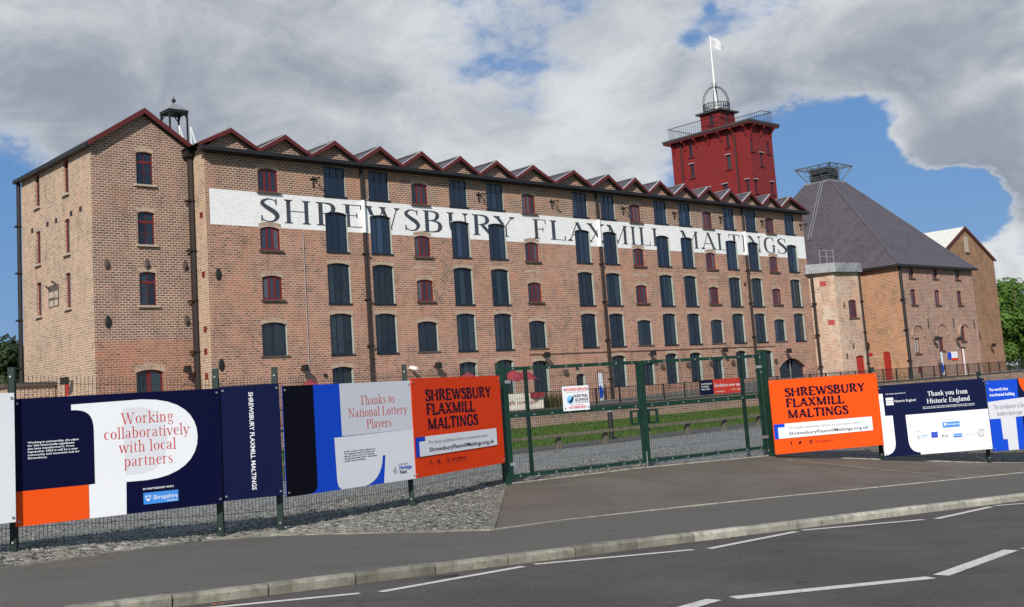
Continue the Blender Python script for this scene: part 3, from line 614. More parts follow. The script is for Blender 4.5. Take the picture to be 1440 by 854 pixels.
holes.append((49.2, 52.85, .95, 3.3, .75, 0, .4))
P0 = lambda a, z, d=0: (a, d, z)
mb = MB(); wall(mb, .1, ML, .9, TOPZ, holes, P0)
wl = part('front_wall', mb, [M_front, M_reveal], mill)
mb = MB()
mb.quad((ML, 0, .9), (ML, 11.5, .9), (ML, 11.5, TOPZ), (ML, 0, TOPZ)); mb.quad((.1, 11.5, .9), (.1, 0, .9), (.1, 0, TOPZ), (.1, 11.5, TOPZ)); mb.quad((.1, 11.5, .9), (ML, 11.5, .9), (ML, 11.5, TOPZ), (.1, 11.5, TOPZ))
part('end_wall', mb, M_block_side, mill)
mb = MB()                                   # black sheet painted in place of the unlit rooms behind the glass
mb.quad((.4, .6, .9), (ML - .3, .6, .9), (ML - .3, .6, TOPZ), (.4, .6, TOPZ)); part('dark_room_sheet', mb, M_black, mill)
kn = window_kit(1.46, 2.24, .12, 2, .06, .045, M_navy, M_glass); kn2 = window_kit(1.46, 2.24, .12, 2, .06, .045, M_navy, M_board_navy)
kt = window_kit(1.42, 1.68, 0, 2, .06, .04, M_navy, M_board_navy); kr = window_kit(1.2, 1.28, .12, 2, .10, .11, M_redframe, M_glassr, silled=(M_dstone, .12)); kb = window_kit(1.48, 1.76, .14, 1, .06, .045, M_navy, M_glass, silled=(M_dstone, .05))
sm_ = MB(); sm_.box(-.78, .78, -.07, .1, -.07, 0); SILL = sm_.mesh('sill', M_navy)
ATn = arch_trim(1.46, 2.24, .12).mesh('brick_arch', M_arch); ATr = arch_trim(1.2, 1.28, .12, .25).mesh('brick_arch', M_arch); ATb = arch_trim(1.48, 1.76, .14).mesh('brick_arch', M_arch)
for ty, c, z in wins:
    kit = {'r': kr, 't': kt, 'n': kn if z < 10 else kn2, 'b': kb}[ty]; rec = .08 if ty == 'r' else (.07 if ty == 't' else .13)
    o = place_window(kit, mill, c, 0, z, rec)
    if ty != 'r' and ty != 'b': link('sill', SILL, o, (0, -rec, 0))
    if not (ty == 'n' and z > 10) and ty != 't':
        inst('brick_arch', {'r': ATr, 'n': ATn, 'b': ATb}[ty], mill, c, 0, z)
for c, zb, zt, wd in GR:
    k = window_kit(wd, zt - zb, .12, 2 if wd > 1 else 0, .06, .05, M_navy, M_glass); place_window(k, mill, c, 0, zb, .2)
    inst('brick_arch', arch_trim(wd, zt - zb, .12).mesh('brick_arch', M_arch), mill, c, 0, zb)
# arched double door
ap = arch_pts(49.25, 52.8, 3.28, .75)
mb = MB(); mb.prism([(49.25, .95), (51.0, .95)] + [(x, z) for x, z in reversed(ap) if x <= 51.0], .25, .33); 
dl = part('door', mb, M_navy, mill, 'dark arched double door leaf')
mb = MB(); mb.prism([(51.06, .95), (52.8, .95)] + [(x, z) for x, z in reversed(ap) if x >= 51.06], .25, .33); part('door', mb, M_navy, mill)
mb = MB(); mb.box(51.005, 51.055, .2, .3, .95, 3.2); part('door_post', mb, M_steel, mill)
# blind brick arches between the floors of the blocked bay and small ones over the red windows
for c in (13.98, 22.9, 33.32, 41.6):
    inst('brick_arch', arch_trim(1.5, 1.0, .2, .2).mesh('brick_arch', M_arch), mill, c, 0, 8.62)
# white band with painted name
mb = MB(); wall(mb, .31, 54.58, 11.5, 13.36, holes, lambda a, z, d: (a, -.004 + d, z), reveal=False)
part('painted_band', mb, M_white, mill, 'white painted band')
NAME = [('S', 3.15, 4.38), ('H', 4.6, 6.38), ('R', 6.6, 8.3), ('E', 8.38, 9.87), ('W', 9.95, 12.45), ('S', 12.66, 13.87), ('B', 14.01, 15.66), ('U', 15.86, 17.72), ('R', 17.87, 19.75), ('Y', 19.75, 21.5), ('F', 23.04, 24.4), ('L', 24.57, 26.16), ('A', 26.25, 28.25), ('X', 28.2, 29.95), ('M', 30.1, 32.45), ('I', 32.55, 33.25), ('L', 33.45, 34.8), ('L', 34.9, 36.25), ('M', 38.1, 40.4), ('A', 40.55, 42.4), ('L', 42.5, 43.9), ('T', 43.95, 45.6), ('I', 45.64, 46.35), ('N', 46.5, 48.45), ('G', 48.61, 50.4), ('S', 50.5, 51.9)]
HN = [h for h in holes if h[3] == 12.60]
for ch, a, b in NAME:
    mb = MB(); gw = G[ch][0]; bold = .0
    # clip letters to the wall: drop faces that fall wholly inside an opening
    tmp = MB(); put_glyph(tmp, ch, lambda t: a - .03 + t * (b - a + .06) / gw, lambda t: 11.78 + t * 1.30, -.008, bold, .0008)
    me0 = tmp
    bm = bmesh.new(); vl = [bm.verts.new(v) for v in me0.v]
    for f in me0.f:
        try: bm.faces.new([vl[i] for i in f])
        except ValueError: pass
    for h in HN:
        if h[0] < b + .1 and h[1] > a - .1:
            for co, no in (((h[0], 0, 0), (1, 0, 0)), ((h[1], 0, 0), (1, 0, 0)), ((0, 0, 12.55), (0, 0, 1))):
                bmesh.ops.bisect_plane(bm, geom=bm.verts[:] + bm.edges[:] + bm.faces[:], plane_co=co, plane_no=no)
            dead = [f for f in bm.faces if h[0] < f.calc_center_median().x < h[1] and f.calc_center_median().z < 12.55]
            bmesh.ops.delete(bm, geom=dead, context='FACES')
    me = bpy.data.meshes.new('painted_letter'); bm.transform(Matrix.Translation((0, 0, -.9))); bm.to_mesh(me); bm.free(); me.materials.append(M_letter)
    link('painted_letter', me, mill)
# roof gables
PK = [1.52, 4.76, 7.93, 11.02, 14.07, 17.07, 20.06, 23.25, 27.03, 30.45, 33.28, 36.01, 38.87, 41.69, 44.44, 47.18, 49.8, 52.62]
VB = [-.35] + [(a + b) / 2 for a, b in zip(PK[:-1], PK[1:])] + [54.9]
for i, p in enumerate(PK):
    a, b = VB[i], VB[i + 1]; zp = 16.55; zv = 15.62
    rf = MB()
    for xa, xb in ((a, p), (b, p)):
        rf.add([(xa, -.3, zv), (xb, -.3, zp), (xb, 11.8, zp), (xa, 11.8, zv), (xa, -.3, zv - .08), (xb, -.3, zp - .08), (xb, 11.8, zp - .08), (xa, 11.8, zv - .08)], [(0, 1, 2, 3), (7, 6, 5, 4), (0, 4, 5, 1), (3, 2, 6, 7)])
    ro = part('roof', rf, M_slate, mill)
    g = MB(); g.add([(max(a, .1), 0, 15.5), (min(b, ML), 0, 15.5), (p, 0, zp - .12)], [(0, 1, 2)]); part('gable_brickwork', g, M_front, mill)
    for xa in (a, b):
        d = Vector((p - xa, 0, zp - zv)).normalized(); nrm = Vector((-d.z, 0, d.x)) * (1 if xa == a else -1)
        bd = MB(); y0, y1 = -.36, -.31; ov = .02
        q = [Vector((xa, 0, zv + .03)), Vector((p, 0, zp + .03)), Vector((p, 0, zp - .21)), Vector((xa, 0, zv - .16))]
        bd.add([(v.x, y0, v.z) for v in q] + [(v.x, y1, v.z) for v in q], [(0, 1, 2, 3), (7, 6, 5, 4), (0, 4, 5, 1), (1, 5, 6, 2), (2, 6, 7, 3), (3, 7, 4, 0)])
        part('bargeboard', bd, M_redpaint, mill)
    fl = MB(); fl.bar((a + .03, -.26, zv + .055), (p, -.26, zp + .055), .13, .03); part('verge_flashing', fl, M_flash, mill)
    rd = MB(); rd.bar((p, -.3, zp + .03), (p, 11.8, zp + .03), .18, .06); part('ridge', rd, M_lead, mill)
for p in (1.3, 7.6):
    f = MB(); f.tube([(p, -.1, 16.3), (p, -.1, 17.0)], .025); part('roof_vent_pipe', f, M_steel, mill)
mb = MB(); mb.box(-.3, ML + .35, -.58, -.42, 15.26, 15.46); mb.box(-.3, ML + .35, -.42, -.03, 15.22, 15.5); part('gutter', mb, M_black, mill)
# downpipes: brown, but painted white where they cross the band
def pipe(root, s, v, z0, z1, r=.075, mat=None, clips=True, nm='downpipe'):
    m = MB(); m.tube([(s, v, z0), (s, v, z1)], r, 8)
    if clips:
        z = z0 + 1.5
        while z < z1 - .5: m.box(s - r * 1.7, s + r * 1.7, v - r * 1.1, v + r * 1.4, z, z + .09); z += 2.6
    return part(nm, m, mat or M_brownpipe, root)
for s in (9.77, 29.3, 46.05):
    pipe(mill, s, -.11, .95, 11.5, .11); pipe(mill, s, -.11, 13.36, 15.24, .11, M_black, False); pipe(mill, s, -.11, 11.5, 13.36, .11, M_whitepipe, False)
pipe(mill, 5.75, -.05, .95, 11.4, .016, M_flash, False, 'conduit')
# wall furniture
def lamp_mesh():
    m = MB(); m.bar((0, 0, .1), (0, -.35, .1), .05); m.prism([(-.16, -.05), (.16, -.05), (.11, .30), (-.11, .30)], -.62, -.28); return m.mesh('wall_lamp', M_black)
LAMP = lamp_mesh()
for s, z in ((5.24, 3.85), (14.24, 3.72), (23.13, 4.1), (33.47, 3.96), (41.72, 4.02), (50.07, 3.75)): inst('wall_lamp', LAMP, mill, s, 0, z)
vm = MB(); vm.tube([(0, .0, 0), (0, -.14, 0)], .2, 10); VENT = vm.mesh('round_vent', M_dstone)
for s, z in ((25.1, 3.07), (34.83, 3.15), (37.69, 3.19), (40.42, 3.21), (43.09, 3.18), (48.7, 3.15)): inst('round_vent', VENT, mill, s, 0, z)
vm = MB(); vm.tube([(0, .0, 0), (0, -.08, 0)], .11, 8); VENT2 = vm.mesh('round_vent', M_black)
for s, z in ((26.19, 3.31), (6.74, 3.57), (45.6, 9.2), (46.2, 9.25)): inst('round_vent', VENT2, mill, s, 0, z)
pm = MB(); pm.ell((0, -.03, 0), (.17, .06, .32), 10, 6); PLATE = pm.mesh('pattress_plate', M_black)
for s, z in ((.64, 8.93), (.62, 4.33)): inst('pattress_plate', PLATE, mill, s, 0, z)
pm = MB(); pm.ell((0, -.03, 0), (.14, .05, .28), 10, 6); pm.box(-.04, .04, -.14, 0, -.1, .06); PLATE2 = pm.mesh('pattress_plate', M_dstone)
bm_ = MB(); bm_.bar((0, 0, .15), (.05, -.65, .15), .05); bm_.bar((.05, -.65, .15), (.35, -.1, -.35), .03); bm_.bar((0, 0, -.25), (.05, -.55, .12), .035); bm_.box(-.2, .22, -.05, 0, .1, .2); bm_.box(-.04, .04, -.04, 0, -.35, .3)
BRK = bm_.mesh('hoist_bracket', M_black)
for s in (6.57, 18.61, 24.99, 32.03, 37.64, 43.2, 48.64, 54.2): inst('hoist_bracket', BRK, mill, s, 0, 14.2)
m = MB(); m.bar((0, 0, 0), (0, -.3, .05), .05); m.bar((0, -.25, .06), (.1, -.75, -.05), .16); inst('security_camera', m.mesh('security_camera', M_whitepipe), mill, 12.36, 0, 3.75)
# return wall at the left end: vent blocks
m = MB(); m.box(-.02, .02, -.14, .14, -.15, .15); VB_ = m.mesh('vent_block', M_redframe)
for v, z in ((.5, 12.04), (.5, 8.97), (.52, 6.17), (.55, 5.05), (.55, 3.8)): inst('vent_block', VB_, mill, .09, v, z)
m = MB(); m.box(22.0, 48.9, -.035, 0, 4.27, 4.33); part('string_course', m, M_dstone, mill)

# ------------------------------------------------------------------ GABLED END BLOCK
blk = bthing('gabled_block', 'tall narrow brick end block with a single gable and pale sunlit side wall', 'building', (-2.5, 1.64, .9))
FV = 1.64; SL, SR = -5.12, .28
fh = [(-2.80, -1.91, z, z + 1.7, .08, 0, .12) for z in (13.64, 10.56, 7.49)] + [(-3.1, -1.68, .95, 4.30, .15, 0, .2)]
mb = MB(); wall(mb, SL, .1, 5.75, 15.5, fh, lambda a, z, d: (a, FV + d, z)); mb.add([(SL, FV, 15.5), (.1, FV, 15.5), (.1, FV, 15.68), (-2.42, FV, 17.3)], [(0, 1, 2, 3)])
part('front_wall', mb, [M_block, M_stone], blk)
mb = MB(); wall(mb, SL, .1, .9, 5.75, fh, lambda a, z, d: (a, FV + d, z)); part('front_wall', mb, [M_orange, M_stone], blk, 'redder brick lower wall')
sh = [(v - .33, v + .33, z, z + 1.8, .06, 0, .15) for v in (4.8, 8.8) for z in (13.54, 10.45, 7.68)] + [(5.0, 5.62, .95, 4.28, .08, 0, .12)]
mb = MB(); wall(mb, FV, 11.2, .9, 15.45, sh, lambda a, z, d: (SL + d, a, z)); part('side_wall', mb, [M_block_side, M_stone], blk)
mb = MB(); mb.quad((SL, 11.2, .9), (.3, 11.2, .9), (.3, 11.2, 15.5), (SL, 11.2, 15.5)); mb.add([(SL, 11.2, 15.5), (.3, 11.2, 15.5), (-2.42, 11.2, 17.3)], [(0, 1, 2)]); part('rear_wall', mb, M_block_side, blk)
mb = MB(); mb.quad((SL + .5, FV + .5, .9), (.1, FV + .5, .9), (.1, FV + .5, 15.5), (SL + .5, FV + .5, 15.5)); mb.quad((SL + .5, FV + .5, .9), (SL + .5, 11, .9), (SL + .5, 11, 15.4), (SL + .5, FV + .5, 15.4)); part('dark_room_sheet', mb, M_black, blk)  # black sheets stand in for the unlit inside of the block
kf = window_kit(.89, 1.7, .08, 1, .045, .02, M_redframe, M_glass, transom=(.36, .70), silled=(M_stone, .12))
tr = MB(); tr.box(-.44, .44, .0, .07, 1.12, 1.24); TRM = tr.mesh('transom', M_redframe)
for z in (13.64, 10.56, 7.49):
    o = place_window(kf, blk, -2.355, FV, z, .1); link('transom', TRM, o); inst('brick_arch', arch_trim(.89, 1.7, .08, .26).mesh('brick_arch', M_arch), blk, -2.355, FV, z)
kd = window_kit(1.42, 3.35, .15, 1, .08, .22, M_redframe, M_glass, transom=(.55,)); o = place_window(kd, blk, -2.39, FV, .95, .15); o.name = 'door'
inst('brick_arch', arch_trim(1.42, 3.35, .15, .3).mesh('brick_arch', M_arch), blk, -2.39, FV, .95)
ks = window_kit(.66, 1.8, .06, 0, .12, .03, M_redframe, M_glassr, transom=(.5,), silled=(M_stone, .14))
for v in (4.8, 8.8):
    for z in (13.54, 10.45, 7.68): place_window(ks, blk, SL, v, z, .1, -math.pi / 2)
m = MB(); m.box(SL + .06, SL + .12, 5.0, 5.62, .95, 4.28); part('door', m, M_reddoor, blk); m = MB(); m.box(SL + .02, SL + .06, 5.05, 5.4, 2.9, 3.3); part('notice', m, P_white, blk)
# blocked opening
m = MB(); m.box(SL - .015, SL + .02, 6.05, 7.45, 7.95, 9.1); part('blocked_opening', m, M_dstone, blk)
for k, (a, b, z0, z1) in enumerate(((6.15, 6.6, 8.0, 8.3), (6.75, 7.3, 8.0, 8.3), (6.15, 6.55, 8.4, 8.75), (6.7, 7.35, 8.45, 8.75))):
    m = MB(); m.box(SL - .03, SL, a, b, z0, z1); part('brick', m, M_stone, blk)
m = MB(); m.bar((SL, 6.4, 9.1), (SL - .25, 6.4, 9.25), .06); part('iron_bracket', m, M_black, blk); m = MB(); m.bar((SL, 7.3, 8.9), (SL - .2, 7.3, 9.1), .06); part('iron_bracket', m, M_black, blk)
m = MB(); m.box(-.05, .02, -.13, .13, -.12, .12); PO = m.mesh('putlog_hole', M_black)
for v, z in ((3.0, 12.46), (4.2, 12.43), (6.2, 12.4), (7.4, 12.4), (9.6, 12.4)): inst('putlog_hole', PO, blk, SL + .02, v, z)
for s, z in ((-4.45, 9.51), (-2.38, 9.57), (-.34, 9.55), (-4.46, 6.68), (-.36, 6.73)): inst('pattress_plate', PLATE2 if s > -4.46 else PLATE, blk, s, FV, z)
inst('wall_lamp', LAMP, blk, -.6, FV, 4.1); inst('wall_lamp', LAMP, blk, SL, 4.4, 3.9, -math.pi / 2)
rf = MB()
for xa in (SL - .22, .45):
    zv = 15.50 if xa < 0 else 15.62
    rf.add([(xa, 1.35, zv), (-2.42, 1.35, 17.50), (-2.42, 11.4, 17.50), (xa, 11.4, zv), (xa, 1.35, zv - .1), (-2.42, 1.35, 17.40), (-2.42, 11.4, 17.40), (xa, 11.4, zv - .1)], [(0, 1, 2, 3), (7, 6, 5, 4), (0, 4, 5, 1), (3, 2, 6, 7)])
part('roof', rf, M_slate, blk)
for xa, zv in ((SL - .25, 15.50), (.5, 15.60)):
    m = MB(); q = [(xa, zv + .05), (-2.42, 17.56), (-2.42, 17.28), (xa, zv - .2)]
    m.add([(x, 1.28, z) for x, z in q] + [(x, 1.35, z) for x, z in q], [(0, 1, 2, 3), (7, 6, 5, 4), (0, 4, 5, 1), (1, 5, 6, 2), (2, 6, 7, 3), (3, 7, 4, 0)]); part('bargeboard', m, M_redpaint, blk)
m = MB(); m.box(SL - .33, SL - .14, 1.3, 11.6, 15.3, 15.5); part('gutter', m, M_black, blk)
pipe(blk, SL - .1, 11.35, .95, 15.4, .12, M_black); pipe(blk, -.02, 1.3, .95, 15.4, .17, M_brownpipe)
m = MB(); m.box(-.3, .4, 1.0, 1.6, 15.2, 15.6); part('hopper', m, M_black, blk)
# bell frame on the roof
bf = bthing('bell_frame', 'open iron bell frame with a lead cap and ball finial behind the end gable', 'bell frame', (1.5, 6.0, 15.9))
for x in (-.52, .52):
    for y in (-.52, .52):
        m = MB(); m.bar((1.5 + x, 6 + y, 15.9), (1.5 + x, 6 + y, 18.95), .085); part('post', m, M_black, bf)
        m = MB(); m.bar((1.5 + x, 6 + y, 18.5), (1.5 + x * .4, 6 + y, 18.9), .045); m.bar((1.5 + x, 6 + y, 18.5), (1.5 + x, 6 + y * .4, 18.9), .045); part('brace', m, M_black, bf)
m = MB(); m.add([(.88, 5.38, 18.95), (2.12, 5.38, 18.95), (2.12, 6.62, 18.95), (.88, 6.62, 18.95), (1.5, 6, 19.45)], [(0, 1, 4), (1, 2, 4), (2, 3, 4), (3, 0, 4), (3, 2, 1, 0)]); part('cap', m, M_lead, bf)
m = MB(); m.box(.92, 2.08, 5.42, 6.58, 18.8, 18.945); part('cap_frame', m, M_black, bf)
m = MB(); m.ell((1.5, 6, 19.6), (.12, .12, .12), 10, 8); m.tube([(1.5, 6, 19.4), (1.5, 6, 19.8)], .025); part('finial', m, M_black, bf)
for dx in (-.1, .6):
    m = MB(); m.bar((1.5 + dx, 5.2, 16.2), (1.62 + dx, 5.5, 18.05), .045); m.bar((1.62 + dx, 5.5, 18.05), (2.05 + dx, 5.3, 16.2), .075); part('ladder', m, M_whitepipe, bf)

# ------------------------------------------------------------------ HOIST TOWER
tw = bthing('hoist_tower', 'red clad hoist tower with bracketed eaves rising behind the mill roof', 'tower', (55.6, 8.3, .9))
TS, TE, TV, TW_ = 53.93, 57.35, 4.0, 12.65
hl = [(6.14, 6.46, 22.3, 23.5), (10.24, 10.64, 22.3, 23.5), (10.24, 10.66, 20.38, 21.6), (6.16, 6.58, 20.38, 21.6), (4.46, 4.80, 17.9, 19.05), (6.75, 7.25, 18.2, 19.1), (8.6, 9.0, 18.0, 19.1)]
hr = [(54.04, 54.42, 21.5, 22.6), (56.48, 56.86, 21.5, 22.6), (55.27, 55.68, 20.3, 21.45), (54.06, 54.44, 17.8, 18.95), (56.46, 56.84, 17.84, 18.92)]
mb = MB(); wall(mb, TV, TW_, .9, 23.9, [h + (0, 0, .1) for h in hl], lambda a, z, d: (TS + d, a, z)); part('side_wall', mb, [M_redclad, M_redpaint], tw)
mb = MB(); wall(mb, TS, TE, .9, 23.9, [h + (0, 0, .1) for h in hr], lambda a, z, d: (a, TV + d, z)); part('front_wall', mb, [M_redclad, M_redpaint], tw)
mb = MB(); mb.quad((TE, TV, .9), (TE, TW_, .9), (TE, TW_, 23.9), (TE, TV, 23.9)); mb.quad((TS, TW_, .9), (TE, TW_, .9), (TE, TW_, 23.9), (TS, TW_, 23.9)); part('rear_wall', mb, M_redclad, tw)
def tkit(wd, ht): return window_kit(wd, ht, 0, 0, .05, .04, M_redpaint, M_glass, transom=(.5,), silled=(M_redpaint, .1))
hd = {}
def head(wd):
    if wd not in hd: m = MB(); m.box(-wd / 2 - .1, wd / 2 + .1, -.12, .0, 0, .06); hd[wd] = m.mesh('window_head', M_flash)
    return hd[wd]
for a, b, z0, z1 in hl:
    o = place_window(tkit(b - a, z1 - z0), tw, TS, (a + b) / 2, z0, .06, -math.pi / 2)
    if z1 < 22: inst('window_head', head(round(b - a, 2)), tw, TS, (a + b) / 2, z1 + .05, -math.pi / 2)
for a, b, z0, z1 in hr:
    o = place_window(tkit(b - a, z1 - z0), tw, (a + b) / 2, TV, z0, .06)
    if z1 < 22: inst('window_head', head(round(b - a, 2)), tw, (a + b) / 2, TV, z1 + .05)
for v in (11.5, 5.5): pipe(tw, TS - .08, v, 15, 23.9, .07, M_brownpipe, False)
m = MB(); m.box(TS - .6, TE + .55, TV - .6, TW_ + .55, 24.02, 24.2); part('roof', m, M_rooftar, tw)
m = MB(); m.box(TS - .54, TE + .49, TV - .54, TW_ + .49, 23.85, 24.02); part('eaves_fascia', m, M_redpaint, tw)
bk = MB(); bk.prism([(0, 0), (.6, .95), (.6, 1.12), (0, 1.12)][:], -.09, .09)
bk2 = MB()
pts = [(0, 0), (.10, 0), (.15, .35), (.28, .58), (.5, .70), (.5, .85), (.30, .85), (.12, .6), (0, .5)]
bk2.prism(pts, -.09, .09); BKM = bk2.mesh('eaves_bracket', M_redclad)
for v in [TV + .25 + i * (TW_ - TV - .5) / 6 for i in range(7)]: inst('eaves_bracket', BKM, tw, TS, v, 23.0, math.pi)
for s in [TS + .2 + i * (TE - TS - .4) / 2 for i in range(3)]: inst('eaves_bracket', BKM, tw, s, TV, 23.0, -math.pi / 2)
# rooftop box
m = MB(); wall(m, 7.2, 9.4, 24.2, 25.95, [(8.0, 8.4, 24.8, 25.7, 0, 0, .08)], lambda a, z, d: (54.4 + d, a, z)); wall(m, 54.4, 56.6, 24.2, 25.95, [(55.3, 55.7, 24.8, 25.7, 0, 0, .08)], lambda a, z, d: (a, 7.2 + d, z))
m.quad((56.6, 7.2, 24.2), (56.6, 9.4, 24.2), (56.6, 9.4, 25.95), (56.6, 7.2, 25.95)); m.quad((54.4, 9.4, 24.2), (56.6, 9.4, 24.2), (56.6, 9.4, 25.95), (54.4, 9.4, 25.95)); part('rooftop_box', m, [M_redclad, M_redpaint], tw)
place_window(tkit(.4, .9), tw, 54.4, 8.2, 24.8, .05, -math.pi / 2); place_window(tkit(.4, .9), tw, 55.5, 7.2, 24.8, .05)
m = MB(); m.box(54.1, 56.9, 6.9, 9.7, 25.95, 26.1); m.add([(54.1, 6.9, 26.1), (56.9, 6.9, 26.1), (56.9, 9.7, 26.1), (54.1, 9.7, 26.1), (55.5, 8.3, 26.3)], [(0, 1, 4), (1, 2, 4), (2, 3, 4), (3, 0, 4)]); part('box_roof', m, M_rooftar, tw)
m = MB(); cx, cy = 55.5, 8.3; r = 1.2                           # iron crown
def ring(m, r, z, t, n=24): m.tube([(cx + r * math.cos(2 * math.pi * i / n), cy + r * math.sin(2 * math.pi * i / n), z) for i in range(n + 1)], t, 4, cap=False)
for z in (26.2, 26.5, 26.85): ring(m, r, z, .03)
for i in range(32):
    t = 2 * math.pi * i / 32; x, y = cx + r * math.cos(t), cy + r * math.sin(t); m.bar((x, y, 26.2), (x, y, 27.05 if i % 4 == 0 else 26.85), .022)
    t2 = t + math.pi / 32; x2, y2 = cx + r * math.cos(t2), cy + r * math.sin(t2); m.bar((x, y, 26.5), (x2, y2, 26.85), .02); m.bar((x2, y2, 26.5), (x, y, 26.85), .02)
part('crown_railing', m, M_black, tw)
for i in range(4):
    t = math.pi / 4 + i * math.pi / 2; m = MB(); pts = []; pts2 = []
    for j in range(11):
        a = j / 10; rr = r * math.cos(a * math.pi / 2 * .93); zz = 26.85 + 1.7 * math.sin(a * math.pi / 2); pts.append((cx + rr * math.cos(t), cy + rr * math.sin(t), zz)); rr = max(.06, rr - .12); pts2.append((cx + rr * math.cos(t), cy + rr * math.sin(t), zz - .06))
    m.tube(pts, .042, 4); m.tube(pts2, .035, 4)
    for a, b in zip(pts[:-1], pts2[1:]): m.bar(a, b, .018)
    part('crown_arch', m, M_black, tw)
m = MB(); m.tube([(cx, cy, 26.1), (cx, cy, 28.6), (cx, cy, 33.4)], [.13, .10, .045], 8); part('flagpole', m, M_whitepipe, tw)
m = MB()
for i in range(6): t = i * math.pi / 3; m.tube([(cx, cy, 28.55), (cx + .2 * math.cos(t), cy + .2 * math.sin(t), 28.65), (cx + .24 * math.cos(t), cy + .24 * math.sin(t), 28.95)], .02, 4)
part('pole_bracket', m, M_black, tw)
flag = bthing('flag', 'small white pennant flag flying from the pole on the red tower', 'flag', (cx, cy, 32.3))
m = MB(); n = 14; g = []
for j in range(5):
    row = []
    for i in range(n + 1):
        a = i / n; hgt = .55 * (1 - a * .15) if a < .6 else .55 * (.91 - (a - .6) * 1.9); row.append((cx + .05 + a * 2.0, cy + .10 * math.sin(a * 7) * a, 32.75 - .10 * a * a + (j / 4 - .5) * 2 * max(.05, hgt) + .06 * math.sin(a * 6)))
    g += row
m.add(g, [(j * (n + 1) + i, j * (n + 1) + i + 1, (j + 1) * (n + 1) + i + 1, (j + 1) * (n + 1) + i) for j in range(4) for i in range(n)]); part('cloth', m, M_whitepipe, flag)
def rail(mbp, mbm, pts, h, gap, t=.03, bt=.014, posts=True, mid=False):
    for (a, b) in zip(pts[:-1], pts[1:]):
        a = Vector(a); b = Vector(b); L = (b - a).length; hz = Vector((0, 0, h))
        mbp.bar(a + hz, b + hz, t, t); mbp.bar(a + Vector((0, 0, .12)), b + Vector((0, 0, .12)), t * .7)
        if mid: mbp.bar(a + hz * .55, b + hz * .55, t * .6)
        k = int(L / gap)
        for i in range(k + 1):
            p = a + (b - a) * (i / max(1, k)); mbm.bar(p + Vector((0, 0, .12)), p + hz, bt)
m1, m2 = MB(), MB(); z = 24.2; o_ = .12
rail(m1, m2, [(TS - o_, 7.1, z), (TS - o_, TW_ + o_, z), (TE + o_, TW_ + o_, z), (TE + o_, TV - o_, z), (TE - 1.2, TV - o_, z), (TE - 1.2, 7.1, z), (TS - o_, 7.1, z)][:], 1.15, .22, .045, .018)
part('roof_railing', m1, M_black, tw); part('railing_bars', m2, M_black, tw, kind='stuff')

# ------------------------------------------------------------------ TURRET
tu = bthing('stair_turret', 'canted pale brick turret with a lead topped cornice between mill and kiln', 'turret', (57, -.5, .9))
A_ = (54.62, 0); B_ = (55.75, -1.7); C2 = (58.6, -2.25); D_ = (59.2, 2.5)
def seg(a, b):
    dx, dy = b[0] - a[0], b[1] - a[1]; L = math.hypot(dx, dy); dx /= L; dy /= L
    return (lambda t, z, d: (a[0] + dx * t - dy * d, a[1] + dy * t + dx * d, z)), L, math.atan2(dy, dx)
p1, L1, a1 = seg(A_, B_); p2, L2, a2 = seg(B_, C2)
tz = 10.05
h2 = [(L2 * .48, L2 * .82, 6.35, 7.85, .12, 0, .15), (L2 * .56, L2 * .90, .95, 3.2, .12, 0, .2)]
m = MB(); wall(m, 0, L1, .9, tz, [], p1); part('wall', m, [M_turret, M_stone], tu)
m = MB(); wall(m, 0, L2, .9, tz, h2, p2); part('wall', m, [M_turret, M_stone], tu)
m = MB(); m.quad((C2[0], C2[1], .9), (D_[0], D_[1], .9), (D_[0], D_[1], tz), (C2[0], C2[1], tz)); part('wall', m, M_turret, tu)
m = MB(); q = p2(.5, 0, .6); q2 = p2(L2 - .2, 0, .6); m.quad((q[0], q[1], .9), (q2[0], q2[1], .9), (q2[0], q2[1], 9), (q[0], q[1], 9)); part('dark_room_sheet', m, M_black, tu)  # black sheet for the darkness inside the turret
k = window_kit(L2 * .34, 1.5, .12, 2, .09, .07, M_redframe, M_glassr, silled=(M_dstone, .1)); q = p2(L2 * .65, 0, 0); place_window(k, tu, q[0], q[1], 6.35, .1, a2)
k = window_kit(L2 * .34, 2.25, .12, 1, .12, .06, M_reddoor, M_reddoor); q = p2(L2 * .73, 0, 0); o = place_window(k, tu, q[0], q[1], .95, .1, a2); o.name = 'door'
for t, z, ww in ((.35, 9.3, .5), (.52, 6.05, .5)):
    q = p1(L1 * t + .4, 0, 0); mm = MB(); mm.box(-.26, .26, -.02, .02, -.2, .2); inst('vent_block', mm.mesh('vent_block', M_reddoor), tu, q[0], q[1], z, a1)
for nm, o1, z0, z1, mt in (('cornice', .12, tz, tz + .12, M_stone), ('lead_gutter', .42, tz + .12, tz + .9, M_lead)):
    P_ = [Vector((54.62, .3, 0)), Vector((54.45, 0, 0)), Vector((B_[0], B_[1], 0)), Vector((C2[0], C2[1], 0)), Vector((D_[0], D_[1], 0))]; ce = Vector((57, .8, 0))
    poly = [(p + (p - ce).normalized() * o1) for p in P_]
    lo = [(p.x, p.y, z0) for p in poly]; hi = [(p.x, p.y, z1) for p in [(p + (p - ce).normalized() * (o1 * .8)) for p in P_]]; n = len(lo)
    mm = MB(); mm.add(lo + hi, [(i, i + 1, n + i + 1, n + i) for i in range(n - 1)] + [tuple(range(n, 2 * n)), tuple(range(n))[::-1]]); part(nm, mm, mt, tu)
m = MB(); q = tz + .9
for x in (54.9, 55.6, 56.3): m.bar((x, -1.1 - (x - 54.9) * .3, q), (x, -1.1 - (x - 54.9) * .3, q + 1.15), .05)
